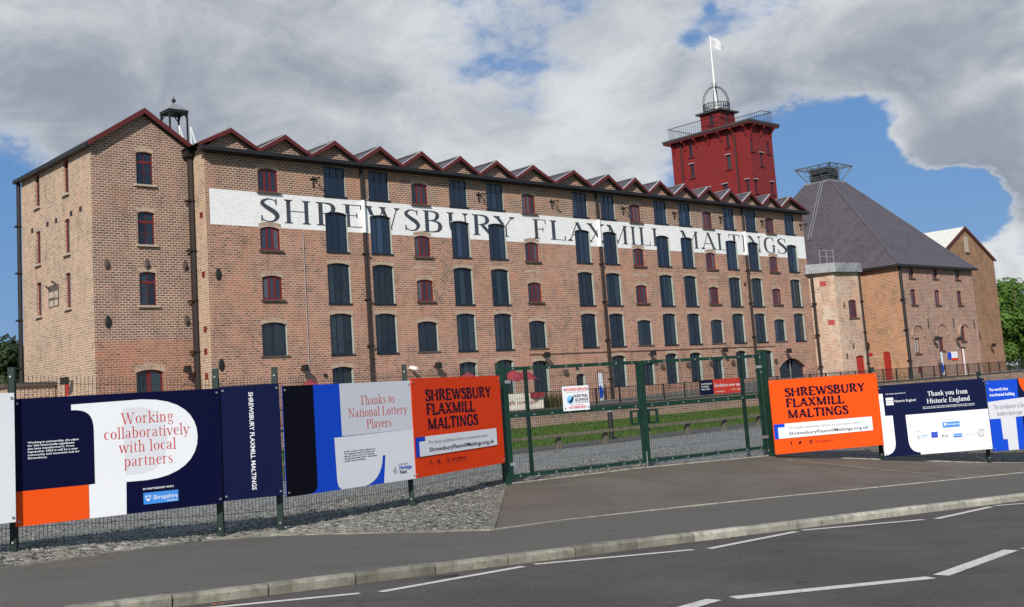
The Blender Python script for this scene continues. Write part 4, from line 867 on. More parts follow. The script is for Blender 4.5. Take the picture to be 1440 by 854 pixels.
m.bar((54.9, -1.1, q + 1.1), (56.3, -1.5, q + 1.1), .04); m.bar((54.9, -1.1, q + .6), (56.3, -1.5, q + .6), .03); part('roof_ladder_rail', m, M_steel, tu)
pipe(tu, 54.55, -.35, .95, tz, .12, M_brownpipe); pipe(tu, C2[0] + .1, C2[1] - .02, .95, tz, .12, M_brownpipe)
for x, z in ((.3, 7.4), (.5, 4.0), (.2, 3.2)):
    q = p2(L2 * x, 0, 0); mm = MB(); mm.ell((0, -.02, 0), (.12, .04, .26), 8, 5); inst('pattress_plate', mm.mesh('pattress_plate', M_dstone), tu, q[0], q[1], z, a2)

# ------------------------------------------------------------------ KILN
kl = bthing('malt_kiln', 'brick malt kiln under a great slate pyramid roof with an iron cowl', 'kiln', (69, 5.7, .9))
K0, K1, KV, KE, KZ = 62.2, 75.9, -4.0, 15.5, 10.72
kw = [(63.93, 64.84, 9.6, 10.5), (68.22, 69.12, 9.62, 10.53), (72.48, 73.38, 9.62, 10.53), (63.86, 64.84, 7.26, 8.59), (68.16, 69.14, 7.26, 8.59), (72.42, 73.35, 7.28, 8.58), (63.65, 64.57, 3.05, 4.39), (67.93, 68.85, 3.2, 4.42), (72.24, 73.15, 3.98, 5.33)]
kh = [h + (.1, 0, .14) for h in kw] + [(71.97, 72.95, .95, 3.45, .1, 0, .3), (63.76, 64.42, 1.35, 1.92, 0, 0, .1), (67.96, 68.77, 1.45, 1.97, 0, 0, .1)]
m = MB(); wall(m, K0, K1, .9, KZ, kh, lambda a, z, d: (a, KV + d, z)); part('front_wall', m, [M_kilnf, M_stone], kl)
kh2 = [(1.78 - .0 - 4.17 + 4, 0, 0, 0)]  # placeholder, unused
m = MB(); wall(m, KV, KE, .9, KZ, [(-2.42, -1.74, .95, 3.42, .12, 0, .15)], lambda a, z, d: (K0 + d, a, z)); part('side_wall', m, [M_kiln, M_stone], kl)
m = MB(); m.quad((K1, KV, .9), (K1, KE, .9), (K1, KE, KZ), (K1, KV, KZ)); m.quad((K0, KE, .9), (K1, KE, .9), (K1, KE, KZ), (K0, KE, KZ)); part('rear_wall', m, M_kiln, kl)
m = MB(); m.quad((K0 + .4, KV + .5, .9), (K1 - .4, KV + .5, .9), (K1 - .4, KV + .5, KZ), (K0 + .4, KV + .5, KZ)); part('dark_room_sheet', m, M_black, kl)  # black sheet for the darkness inside the kiln
for a, b, z0, z1 in kw:
    k = window_kit(b - a, z1 - z0, .1, 1, .09, .08, M_redframe, M_glassr if z0 > 3.1 else M_reveal, silled=(M_dstone, .1)); place_window(k, kl, (a + b) / 2, KV, z0, .1)
for a, b, z0, z1 in ((63.76, 64.42, 1.35, 1.92), (67.96, 68.77, 1.45, 1.97)): m = MB(); m.box(a, b, KV + .06, KV + .1, z0, z1); part('vent_panel', m, M_redframe, kl)
m = MB(); m.box(K0 + .08, K0 + .14, -2.42, -1.74, .95, 3.42); part('door', m, M_reddoor, kl); m = MB(); m.box(72.0, 72.45, KV + .15, KV + .2, .95, 3.4); part('door', m, M_reddoor, kl); m = MB(); m.box(72.5, 72.7, KV + .1, KV + .16, .95, 3.3); part('door_post', m, P_white, kl)
m = MB(); m.box(K0 - .02, K0 + .02, -.78, -.35, 3.1, 3.42); part('vent_block', m, M_reddoor, kl); m = MB(); m.box(K0 - .02, K0 + .02, -1.6, .6, 2.95, 3.05); part('stone_band', m, M_stone, kl)
for c, z in ((64.4, 5.62), (68.75, 5.68), (73.02, 5.66)):        # relieving arches, recessed heads
    mm = MB(); rr = 1.15; n = 12; o1 = [(c + rr * math.cos(math.pi * i / n), z - rr + rr * math.sin(math.pi * i / n) * 1.0) for i in range(n + 1)]; o2 = [(c + (rr - .16) * math.cos(math.pi * i / n), z - rr + (rr - .16) * math.sin(math.pi * i / n)) for i in range(n + 1)]
    for i in range(n):
        mm.add([(o1[i][0], KV - .10, o1[i][1]), (o1[i + 1][0], KV - .10, o1[i + 1][1]), (o2[i + 1][0], KV - .10, o2[i + 1][1]), (o2[i][0], KV - .10, o2[i][1]), (o1[i][0], KV, o1[i][1]), (o1[i + 1][0], KV, o1[i + 1][1]), (o2[i + 1][0], KV, o2[i + 1][1]), (o2[i][0], KV, o2[i][1])], [(0, 1, 2, 3), (0, 4, 5, 1), (3, 2, 6, 7)])
    part('relieving_arch', mm, M_kilnf, kl)
for s, z in ((66.41, 5.75), (71.12, 5.79), (75.12, 5.63)): mm = MB(); mm.box(s - .06, s + .06, KV - .04, KV, z - .55, z + .3); part('tie_bar', mm, M_black, kl)
for s, z in ((66.79, 4.12), (71.01, 4.05)): inst('wall_lamp', LAMP, kl, s, KV, z)
inst('wall_lamp', LAMP, kl, K0, -.6, 4.0, -math.pi / 2)
m = MB(); m.box(71.0, 72.2, KV - .03, KV, 2.32, 3.0); 
m2 = MB(); m2.box(69.3, 69.9, KV - .05, KV - .01, 2.4, 3.0); sg = part('sign', m2, P_blue, kl, 'blue and white wall sign')
m2 = MB(); m2.box(69.9, 71.1, KV - .05, KV - .01, 2.5, 3.05); part('sign', m2, P_white, kl); m2 = MB(); m2.box(69.9, 71.1, KV - .05, KV - .01, 2.3, 2.49); part('sign', m2, P_orange2, kl)
m = MB(); CX, CY, CZ = 69.0, 6.2, 20.2; e = .35; c2 = 1.35
b4 = [(K0 - e, KV - e, KZ), (K1 + e, KV - e, KZ), (K1 + e, KE + e, KZ), (K0 - e, KE + e, KZ)]; t4 = [(CX - c2, CY - c2, CZ), (CX + c2, CY - c2, CZ), (CX + c2, CY + c2, CZ), (CX - c2, CY + c2, CZ)]
# flared skirt near the eaves
mid = [tuple(Vector(b).lerp(Vector(t), .10) - Vector((0, 0, .12))) for b, t in zip(b4, t4)]
for i in range(4):
    j = (i + 1) % 4; m.quad(b4[i], b4[j], mid[j], mid[i]); m.quad(mid[i], mid[j], t4[j], t4[i])
part('roof', m, M_slate, kl)
for i in range(4): mm = MB(); mm.tube([b4[i], mid[i], t4[i]], .08, 6); part('hip_ridge', mm, M_hip, kl)
m = MB(); m.box(K0 - .42, K1 + .42, KV - .47, KV - .3, KZ - .22, KZ - .02); m.box(K0 - .47, K0 - .3, KV - .3, KE + .4, KZ - .22, KZ - .02); part('gutter', m, M_black, kl)
m = MB(); m.box(K0 - .29, K1 + .29, KV - .29, KV - .01, KZ - .2, KZ - .03); m.box(K0 - .29, K0 - .01, KV, KE, KZ - .2, KZ - .03); part('soffit', m, M_black, kl)
pipe(kl, K0 + .1, KV - .12, .95, KZ, .13, M_black)
# cowl
m = MB(); 
for z in [CZ + .1 + i * .17 for i in range(8)]: m.box(CX - 1.05, CX + 1.05, CY - 1.05, CY + 1.05, z, z + .07)
part('cowl_louvre', m, M_cowl, kl)
m = MB(); m.box(CX - .9, CX + .9, CY - .9, CY + .9, CZ, CZ + 1.45); part('cowl_core', m, M_black, kl)
m = MB(); m.box(CX - 1.4, CX + 1.4, CY - 1.4, CY + 1.4, CZ - .05, CZ + .1); part('cowl_base', m, M_lead, kl)
m = MB(); o4 = [(CX + i * 1.95, CY + j * 1.95, CZ + 1.55) for i, j in ((-1, -1), (1, -1), (1, 1), (-1, 1))]; i4 = [(CX + i * 1.15, CY + j * 1.15, CZ + .2) for i, j in ((-1, -1), (1, -1), (1, 1), (-1, 1))]
u4 = [(CX + i * 1.05, CY + j * 1.05, CZ + 1.5) for i, j in ((-1, -1), (1, -1), (1, 1), (-1, 1))]
for i in range(4):
    j = (i + 1) % 4; m.bar(o4[i], o4[j], .09); m.bar(i4[i], o4[i], .11); m.bar(u4[i], o4[i], .08); m.bar(u4[i], u4[j], .06)
    for t in (.33, .67):
        a = Vector(o4[i]).lerp(Vector(o4[j]), t); b = Vector(i4[i]).lerp(Vector(i4[j]), t); c = Vector(u4[i]).lerp(Vector(u4[j]), t); m.bar(a, b, .05); m.bar(a, c, .05)
part('cowl_walkway', m, M_cowl, kl)
m = MB(); a = Vector((CX - 1.4, CY - .6, CZ)); fb = Vector((K0 - e, CY - .9, KZ)); b = a.lerp(fb, .62)
nrm = Vector((-.75, 0, .66)) * .1
for dv in (-.14, .14): m.bar(a + Vector((0, dv, 0)) + nrm, b + Vector((0, dv, 0)) + nrm, .05)
for i in range(30): p = a.lerp(b, i / 29) + nrm; m.bar(p + Vector((0, -.14, 0)), p + Vector((0, .14, 0)), .035)
part('roof_ladder', m, M_steel, kl)

# ------------------------------------------------------------------ WAREHOUSE behind the kiln
wh = bthing('gabled_warehouse', 'orange brown brick warehouse gable with a pale sheet roof beyond the kiln', 'building', (84, 8, .9))
H0, H1, HP, HZ, HPZ = 77.9, 89.85, 83.9, 12.55, 15.65
m = MB(); wall(m, H0, H1, .9, HZ, [], P0); m.add([(H0, 0, HZ), (H1, 0, HZ), (HP, 0, HPZ)], [(0, 1, 2)]); part('front_wall', m, [M_far, M_stone], wh)
m = MB(); m.quad((H0, 0, .9), (H0, 28, .9), (H0, 28, HZ), (H0, 0, HZ)); m.quad((H1, 0, .9), (H1, 28, .9), (H1, 28, HZ), (H1, 0, HZ)); m.quad((H0, 28, .9), (H1, 28, .9), (H1, 28, HZ), (H0, 28, HZ)); m.add([(H0, 28, HZ), (H1, 28, HZ), (HP, 28, HPZ)], [(0, 1, 2)]); part('side_wall', m, M_far, wh)
for xa in (H0 - .2, H1 + .2):
    m = MB(); m.add([(xa, -.15, HZ - .03), (HP, -.15, HPZ + .1), (HP, 28.2, HPZ + .1), (xa, 28.2, HZ - .03), (xa, -.15, HZ - .13), (HP, -.15, HPZ), (HP, 28.2, HPZ), (xa, 28.2, HZ - .13)], [(0, 1, 2, 3), (7, 6, 5, 4), (0, 4, 5, 1)]); part('roof', m, M_wslate, wh)
    m = MB(); m.add([(xa, -.2, HZ + .02), (HP, -.2, HPZ + .15), (HP, -.2, HPZ - .12), (xa, -.2, HZ - .25), (xa, -.14, HZ + .02), (HP, -.14, HPZ + .15), (HP, -.14, HPZ - .12), (xa, -.14, HZ - .25)], [(0, 1, 2, 3), (0, 4, 5, 1), (3, 2, 6, 7)]); part('bargeboard', m, M_redpaint, wh)
m = MB(); m.box(83.6, 84.5, -.02, 0, 13.15, 14.75); part('blocked_opening', m, M_stone, wh); m = MB(); m.box(83.7, 84.5, -.1, 0, 13.0, 13.15); part('sill', m, M_dstone, wh)
for s, z in ((79.8, 8.3), (80.9, 8.5), (81.7, 8.2), (80.0, 5.9), (80.9, 6.1), (81.8, 5.9), (83.1, 11.6), (84.6, 4.6)): mm = MB(); mm.box(s - .07, s + .07, -.04, 0, z - .4, z + .4); part('tie_bar', mm, M_black, wh)
inst('wall_lamp', LAMP, wh, 86.5, 0, 3.5)

# ------------------------------------------------------------------ low brick structure at far left
lw = bthing('low_brick_wall', 'low brick wall with a thick stone coping beside the end block', 'wall', (-6.5, 9, .9))
m = MB(); m.box(-7.6, -5.2, 6.6, 6.95, .9, 3.9); m.box(-7.6, -7.25, 6.95, 11.5, .9, 3.9); part('brickwork', m, M_block_side, lw)
m = MB(); m.box(-7.72, -5.16, 6.48, 7.07, 3.9, 4.12); m.box(-7.72, -7.13, 7.07, 11.6, 3.9, 4.12); part('coping', m, M_dstone, lw)

# ------------------------------------------------------------------ GROUND, ROAD, PAVEMENT
def sm(t): t = max(0, min(1, t)); return t * t * (3 - 2 * t)
def gz(x, y):
    P = Vector((x, y, 0)); p, q = P.dot(EP), P.dot(EQ); pc = max(-25, min(70, p)); qc = max(-15, min(30, q)); W_ = EP * pc + EQ * qc
    pl = rz(W_.x, W_.y) - .22; return pl + (min(-.45, 0) - pl) * sm((q - 17.5) / 12)
m = MB(); xs = sorted(set([-1500, -800, -400, -200, -120] + [-80 + 5 * i for i in range(45)] + [200, 300, 500, 900, 1500])); ys = sorted(set([-800, -300, -150, -80] + [-40 + 5 * i for i in range(45)] + [240, 320, 500, 900, 1600]))
g = [(x, y, gz(x, y)) for y in ys for x in xs]; n = len(xs)
m.add(g, [(j * n + i, j * n + i + 1, (j + 1) * n + i + 1, (j + 1) * n + i) for j in range(len(ys) - 1) for i in range(n - 1)]); struct('ground', m, M_ground)
def strip(pa, pb):
    m = MB(); n = len(pa); m.add(list(pa) + list(pb), [(i, i + 1, n + i + 1, n + i) for i in range(n - 1)]); return m
ps = [-24 + 2 * i for i in range(48)]
struct('road', strip([RP(p, 1.5) for p in ps], [RP(p, 10.52) for p in ps]), M_road)
struct('pavement', strip([RP(p, -1.5, .1) for p in ps], [RP(p, 1.38, .1) for p in ps]), M_pave)
BK = [(-24, 13.6), (-10, 13.6), (-2, 13.7), (1, 13.9), (2.46, 14.35), (3.84, 15.07), (5.2, 15.55), (5.9, 15.45), (6.5, 15.0), (7.06, 14.45), (7.7, 13.7), (8.4, 13.15), (9.92, 13.45), (12.08, 13.6), (14.76, 13.65), (18.3, 13.6), (24, 13.6), (34, 13.6), (70, 13.6)]
back = [RP(p, q, .1) for p, q in BK]
struct('pavement', strip([RP(p, 10.66, .1) for p, q in BK], back), M_pave)
kerb = struct('kerb', strip([RP(p, 10.53, -.1) for p in ps], [RP(p, 10.65, -.1) for p in ps]), M_edge)
def stone_mesh(mat, h):
    a = 0.902; m = MB(); prof = [(0, -.12), (0, h - .03), (.02, h - .006), (.045, h), (.135, h)]
    v = [(x, y, z) for x in (0, a) for y, z in prof]; nn = len(prof)
    m.add(v, [(i, nn + i, nn + i + 1, i + 1) for i in range(nn - 1)] + [tuple(range(nn))[::-1], tuple(range(nn, 2 * nn))]); return m.mesh('kerb_stone', mat)
KS = [stone_mesh(M_conc, .105), stone_mesh(M_concp, .102), stone_mesh(M_conc, .11)]
kang = math.atan2(EP.y, EP.x); slope = -math.atan(.03 * EP.x + .02 * EP.y)
k = 0
for i in range(-14, 38):
    p = 5.10 + i * .92; P = RP(p, 10.52 + random.uniform(-.004, .004), random.uniform(-.003, .003))
    o = link('kerb_stone', KS[1] if p > 9.4 else (KS[0] if i % 3 else KS[2]), kerb); o.location = P; o.rotation_euler = (0, -slope + random.uniform(-.002, .002), kang + random.uniform(-.004, .004))
m = MB(); m.add([RP(-24, 1.36, .1), RP(70, 1.36, .1), RP(70, 1.5, .1), RP(-24, 1.5, .1), RP(-24, 1.5, 0), RP(70, 1.5, 0)], [(0, 1, 2, 3), (3, 2, 5, 4)]); struct('kerb', m, M_conc)
roadm = bpy.data.objects['road']
def marking(p0, q0, p1, q1, wd):
    a = EP * p0 + EQ * q0; b = EP * p1 + EQ * q1; d = (b - a).normalized(); nx = Vector((-d.y, d.x, 0)) * wd / 2
    c = [a - nx, b - nx, b + nx, a + nx]; m = MB(); m.add([(v.x, v.y, rz(v.x, v.y) + .005) for v in c], [(0, 1, 2, 3)]); o = link('road_marking', m.mesh('road_marking', M_mark), roadm)
for k in range(-4, 9):
    p = 5.01 + 2.132 * k; qa, qb = (9.84, 10.28) if k % 2 == 0 else (10.33, 9.91); marking(p, qa, p + 1.95, qb, .10)
for k in range(-4, 8):
    p = 6.93 + 2.15 * k; qa, qb = (7.12, 6.60) if k % 2 == 0 else (6.62, 7.17); marking(p, qa, p + 1.98, qb, .15)
# fence base line
FL = [(-13.5, 6.5, .3), (-8.5, 12.1, .2), (-6.44, 14.3, .14), (-4.3, 15.95, -.02), (-3.56, 16.4, -.04), (-1.9, 18.6, -.01), (-.4, 21.5, .02), (2.43, 23.4, .02), (5.37, 25.3, -.04), (8.07, 26, -.35), (10.61, 26.3, -.62), (13.4, 26.6, -.85), (20, 27.4, -1.35), (45, 30, -2.3)]
BK3 = [RP(-10, 13.6, .1), RP(-2, 13.7, .1), RP(2.46, 14.35, .1), RP(5.2, 15.5, .1), RP(6.2, 15.2, .1), RP(7.3, 14.15, .1), RP(8.4, 13.15, .1)]
def lerpn(a, b, n): return [tuple(Vector(a).lerp(Vector(b), i / n)) for i in range(n + 1)]
def loft(A, Bn, n, mat, name, zj=0.0, kind='structure'):
    m = MB(); rows = [lerpn(a, b, n) for a, b in zip(A, Bn)]; k = n + 1
    v = [p for r_ in rows for p in r_]; v = [(x, y, z + random.uniform(-zj, zj)) for x, y, z in v]
    m.add(v, [(i * k + j, (i + 1) * k + j, (i + 1) * k + j + 1, i * k + j + 1) for i in range(len(A) - 1) for j in range(n)]); return struct(name, m, mat, kind)
verge = loft(BK3, [(-10.5, 9.3, .25)] + FL[1:7], 8, M_gravel, 'gravel_verge', .006)
FB = [RP(8.4, 13.15, .1), RP(12.08, 13.6, .1), RP(17, 13.6, .1), RP(22, 13.6, .1), RP(26, 13.6, .1), RP(30, 13.6, .1), RP(36, 13.6, .1), RP(60, 13.6, .1)]
loft(FB, FL[6:14], 6, M_fore, 'forecourt')
# yard, path, lawn, terrace in the mill frame
ys_ = [tuple(B(s, -26.3, -.06)) for s in (-30, -20, -14, -8, -4, -1, 2, 6, 9.5, 14, 20, 30, 45, 80)]
loft(FL, ys_, 6, M_yard, 'gravel_yard')
def bstrip(name, v0, z0, v1, z1, mat, s0=-45, s1=130, n=1):
    m = MB(); ss = [s0 + (s1 - s0) * i / 20 for i in range(21)]
    for j in range(n):
        a, b = j / n, (j + 1) / n; m2_ = strip([tuple(B(s, v0 + (v1 - v0) * a, z0 + (z1 - z0) * a)) for s in ss], [tuple(B(s, v0 + (v1 - v0) * b, z0 + (z1 - z0) * b)) for s in ss]); m.add(m2_.v, m2_.f)
    return struct(name, m, mat)
bstrip('path', -26.3, -.06, -24.0, -.05, M_path); bstrip('lawn', -24.0, -.05, -7.95, .04, M_grass); bstrip('terrace', -8.0, .93, 45, .93, M_deck, -45, 150)
m = MB(); rnd = random.Random(3)
for i in range(26000):
    s = rnd.uniform(-6, 62); v = rnd.uniform(-24, -8.05); h = rnd.uniform(.05, .13); P = B(s, v, -.05 + (v + 24) / 16 * .09); a = rnd.uniform(0, 6.28); dx, dy = math.cos(a) * .035, math.sin(a) * .035
    m.add([(P.x - dx, P.y - dy, P.z), (P.x + dx, P.y + dy, P.z), (P.x + rnd.uniform(-.04, .04), P.y + rnd.uniform(-.04, .04), P.z + h)], [(0, 1, 2)])
tag(struct('grass', m, M_grass, 'stuff'), 'short mown green grass on the strip below the brick retaining wall', 'grass')
# loose stones on the verge
def vz(u, t):                                                   # u along verge columns, t across
    n = len(BK3) - 1; i = min(int(u * n), n - 1); f = u * n - i; A2 = [(-10.5, 9.3, .25)] + FL[1:7]
    a = Vector(BK3[i]).lerp(Vector(BK3[i + 1]), f); b = Vector(A2[i]).lerp(Vector(A2[i + 1]), f); return a.lerp(b, t)
m = MB()
def stone(m, P, r, rnd):
    v = []
    for x, y, z in ((1, 0, 0), (-1, 0, 0), (0, 1, 0), (0, -1, 0), (0, 0, 1), (0, 0, -.6)):
        v.append((P[0] + x * r * rnd.uniform(.6, 1.3), P[1] + y * r * rnd.uniform(.6, 1.3), P[2] + z * r * rnd.uniform(.4, .9)))
    m.add(v, [(0, 2, 4), (2, 1, 4), (1, 3, 4), (3, 0, 4), (2, 0, 5), (1, 2, 5), (3, 1, 5), (0, 3, 5)])
for i in range(22000):
    u = rnd.random(); t = rnd.random(); P = vz(.12 + .88 * u, t); stone(m, P + Vector((0, 0, .006)), rnd.choice((.009, .012, .015, .02)), rnd)
for i in range(9000):                                           # beyond the fence
    a = rnd.uniform(.0, 1); i0 = 1 + int(a * 5.99); f = a * 5.99 - int(a * 5.99); A3 = Vector(FL[i0]).lerp(Vector(FL[i0 + 1]), f); B3 = Vector(ys_[i0]).lerp(Vector(ys_[i0 + 1]), f); P = A3.lerp(B3, rnd.random() ** 2 * .35); stone(m, P + Vector((0, 0, .006)), rnd.choice((.015, .02, .03)), rnd)
tag(struct('gravel', m, M_stones, 'stuff'), 'loose grey gravel stones along the foot of the fence', 'gravel')
# concrete edgings
def edging(pts, wd, h, mat, name='edging'):
    m = MB()
    for a, b in zip(pts[:-1], pts[1:]): m.bar(Vector(a) + Vector((0, 0, h - .03)), Vector(b) + Vector((0, 0, h - .03)), wd, .08)
    return struct(name, m, mat)
edging(BK3, .032, .010, M_conc); edging([BK3[-1], (-.45, 21.3, .0)], .12, .008, M_conc); edging([back[i] for i in range(11, len(back))], .03, .005, M_concp)
edging([FL[6], FL[7], FL[8]], .035, .008, M_concp); edging([FL[8], FL[9], FL[10], FL[11]], .03, .01, M_concp)
from mathutils.bvhtree import BVHTree
fo = bpy.data.objects['forecourt'].data; fbv = BVHTree.FromPolygons([v.co[:] for v in fo.vertices], [tuple(p.vertices) for p in fo.polygons])
def on_fore(x, y, h):
    hit = fbv.ray_cast(Vector((x, y, 5)), Vector((0, 0, -1)))[0]; return (x, y, (hit.z if hit else rz(x, y) + .1) + h)
def inlay(a, b, wd, mat, n=24):
    a, b = Vector(a), Vector(b); d = (b - a).normalized(); nx = Vector((-d.y, d.x)) * wd / 2; A_1, B_1 = [], []
    for i in range(n + 1):
        p = a.lerp(b, i / n); A_1.append(on_fore(p.x - nx.x, p.y - nx.y, .006)); B_1.append(on_fore(p.x + nx.x, p.y + nx.y, .006))
    struct('edging', strip(A_1, B_1), mat)
e_ = RP(19.9, 13.75, .1); inlay((5.62, 24.75), (e_[0], e_[1]), .05, M_concp)
m = MB(); seg_ = [Vector(FL[6]), Vector(FL[7]), Vector(FL[8])]; nn = Vector((-GDY, GDX, 0)) if False else Vector((-.55, .835, 0))
A4 = lerpn(seg_[0], seg_[1], 8)[:-1] + lerpn(seg_[1], seg_[2], 8); struct('soil_strip', strip([(x, y, z + .006) for x, y, z in A4], [tuple(Vector(p) + nn * random.uniform(.9, 1.6) + Vector((0, 0, .006))) for p in A4]), M_soil)
A5 = [FL[i] for i in range(8, 14)]; m = MB()
for j in range(4):
    r0, r1 = [[tuple(Vector(FL[i]).lerp(Vector(ys_[i]), t_) + Vector((0, 0, .007))) for i in range(8, 14)] for t_ in (j * .12, (j + 1) * .12)]
    m3 = strip(r0, r1); m.add(m3.v, m3.f)
struct('soil_strip', m, M_soil2)
# litter and ironwork in the gutter
P = RP(5.95, 10.28, .006); m = MB(); m.box(-.16, .16, -.05, .05, -.02, 0); dc = link('drain_cover', m.mesh('drain_cover', M_black)); dc.location = P; dc.rotation_euler.z = kang; tag(dc, 'small dark iron cover set in the road by the kerb', 'drain cover')
m = MB(); rl = random.Random(5)
for i in range(150):
    p_ = rl.uniform(2, 20); q_ = 10.5 - abs(rl.gauss(0, .07)) - .02; c_ = Vector(RP(p_, q_, .008)); a_ = rl.uniform(0, 6.28); r_ = rl.uniform(.006, .016); m.add([tuple(c_ + Vector((math.cos(a_ + t) * r_, math.sin(a_ + t) * r_, rl.uniform(0, .006)))) for t in (0, 1.7, 3.3, 4.8)], [(0, 1, 2, 3)])
for p_, q_ in ((3.55, 10.28), (3.62, 10.26), (3.72, 10.3), (6.6, 14.6), (6.64, 14.62)):
    c_ = Vector(RP(p_, q_, .012 if q_ < 11 else .13)); a_ = rl.uniform(0, 6.28); m.add([tuple(c_ + Vector((math.cos(a_ + t) * .035, math.sin(a_ + t) * .02, rl.uniform(0, .012)))) for t in (0, 1.7, 3.3, 4.8)], [(0, 1, 2, 3)])
tag(struct('leaf_litter', m, M_litter, 'stuff'), 'scattered brown leaves and grit along the gutter', 'litter')
# retaining wall
rw = bthing('retaining_wall', 'long low brick retaining wall below the terrace railing', 'wall', (25, -8, -.1))
m = MB(); m.box(-45, 150, -8, -7.7, -.5, .9); part('brickwork', m, M_retain, rw); m = MB(); m.box(-45, 150, -8.05, -7.65, .9, .98); part('coping', m, M_path, rw)
rr_ = bthing('terrace_railing', 'long dark metal railing along the top of the retaining wall', 'railing', (25, -7.85, .98))
m1, m2 = MB(), MB(); rail(m1, m2, [(-12, -7.85, .98), (110, -7.85, .98)], .88, .13, .045, .016); part('handrail', m1, M_black, rr_); part('railing_bars', m2, M_black, rr_, kind='stuff')
m = MB(); m.box(-.035, .035, -.035, .035, 0, .92); PM = m.mesh('railing_post', M_black)
for i in range(62): inst('railing_post', PM, rr_, -12 + 1.97 * i, -7.85, .98)
# access ramp with its own rail seen behind the railing
rp = bthing('access_ramp', 'grey sloping access ramp running along the foot of the mill', 'ramp', (30, -3, .93))
m = MB(); m.add([(21, -3.5, .93), (47, -3.5, 1.75), (47, -1.8, 1.75), (21, -1.8, .93), (47, -3.5, .93), (47, -1.8, .93)], [(0, 1, 2, 3), (0, 4, 1), (3, 2, 5), (4, 5, 2, 1)]); part('slab', m, M_deck, rp)

# ------------------------------------------------------------------ timber knee rail, bollard
kr_ = bthing('timber_knee_rail', 'low weathered timber rail on short posts at the edge of the gravel yard', 'knee rail', (3, -26.6, -.06))
m = MB(); m.box(-14, 26, -26.65, -26.56, .33, .42); part('rail', m, M_timber, kr_)
m = MB(); m.box(-.07, .07, -.07, .07, -.1, .40); PM = m.mesh('post', M_timber)
for s in [-13 + 2.12 * i for i in range(19)]: inst('post', PM, kr_, s + .3, -26.6 + .13, -.06)
bo = bthing('bollard', 'short black bollard standing on the path behind the gate', 'bollard', (2.6, -24.4, -.05))
m = MB(); m.tube([(2.6, -24.4, -.1), (2.6, -24.4, .85), (2.6, -24.4, .9)], [.09, .09, .06], 10); part('shaft', m, M_black, bo); m = MB(); m.tube([(2.6, -24.4, .9), (2.6, -24.4, .96)], .1, 10); part('cap', m, M_lead, bo)

# ------------------------------------------------------------------ PERIMETER FENCE
def panel_mesh(mb, a, b, z1, gap=.05, hgap=.2):
    a = Vector(a); b = Vector(b); L = (Vector((b.x, b.y)) - Vector((a.x, a.y))).length; n = int(L / gap)
    for i in range(n + 1):
        p = a.lerp(b, i / n); mb.bar((p.x, p.y, p.z + .05), (p.x, p.y, p.z + z1), .005)
    z = .1
    while z < z1: mb.bar(a + Vector((0, 0, z)), b + Vector((0, 0, z)), .006); z += hgap
def fence(name, label, pts, top, hh):
    c = pts[len(pts) // 2]; f = thing(name, label, 'fence', c); OFF[f.name] = tuple(c)
    for i, p in enumerate(pts):
        m = MB(); m.box(p[0] - .04, p[0] + .04, p[1] - .03, p[1] + .03, p[2] - .2, p[2] + top[i]); o = part('post', m, M_fgreen, f)
        m = MB()
        for z in (.12, top[i] - .12, top[i] - .45): m.box(p[0] - .012, p[0] + .012, p[1] - .05, p[1] - .03, p[2] + z - .012, p[2] + z + .012)
        m2_ = m.mesh('bolt', M_steel, OFF[f.name]); link('bolt', m2_, o)['kind'] = 'stuff'
    for a, b in zip(pts[:-1], pts[1:]):
        m = MB(); panel_mesh(m, a, b, hh); part('mesh_panel', m, M_fgreen, f, kind='stuff')
fence('mesh_fence', 'green weld mesh fence carrying the long run of banners left of the gate', FL[1:7], [2.3, 2.3, 2.34, 2.34, 2.3, 2.25], 2.2)
fence('mesh_fence', 'green weld mesh fence carrying the banners right of the gate', FL[8:13], [2.3, 2.1, 2.1, 2.1, 2.1], 2.0)
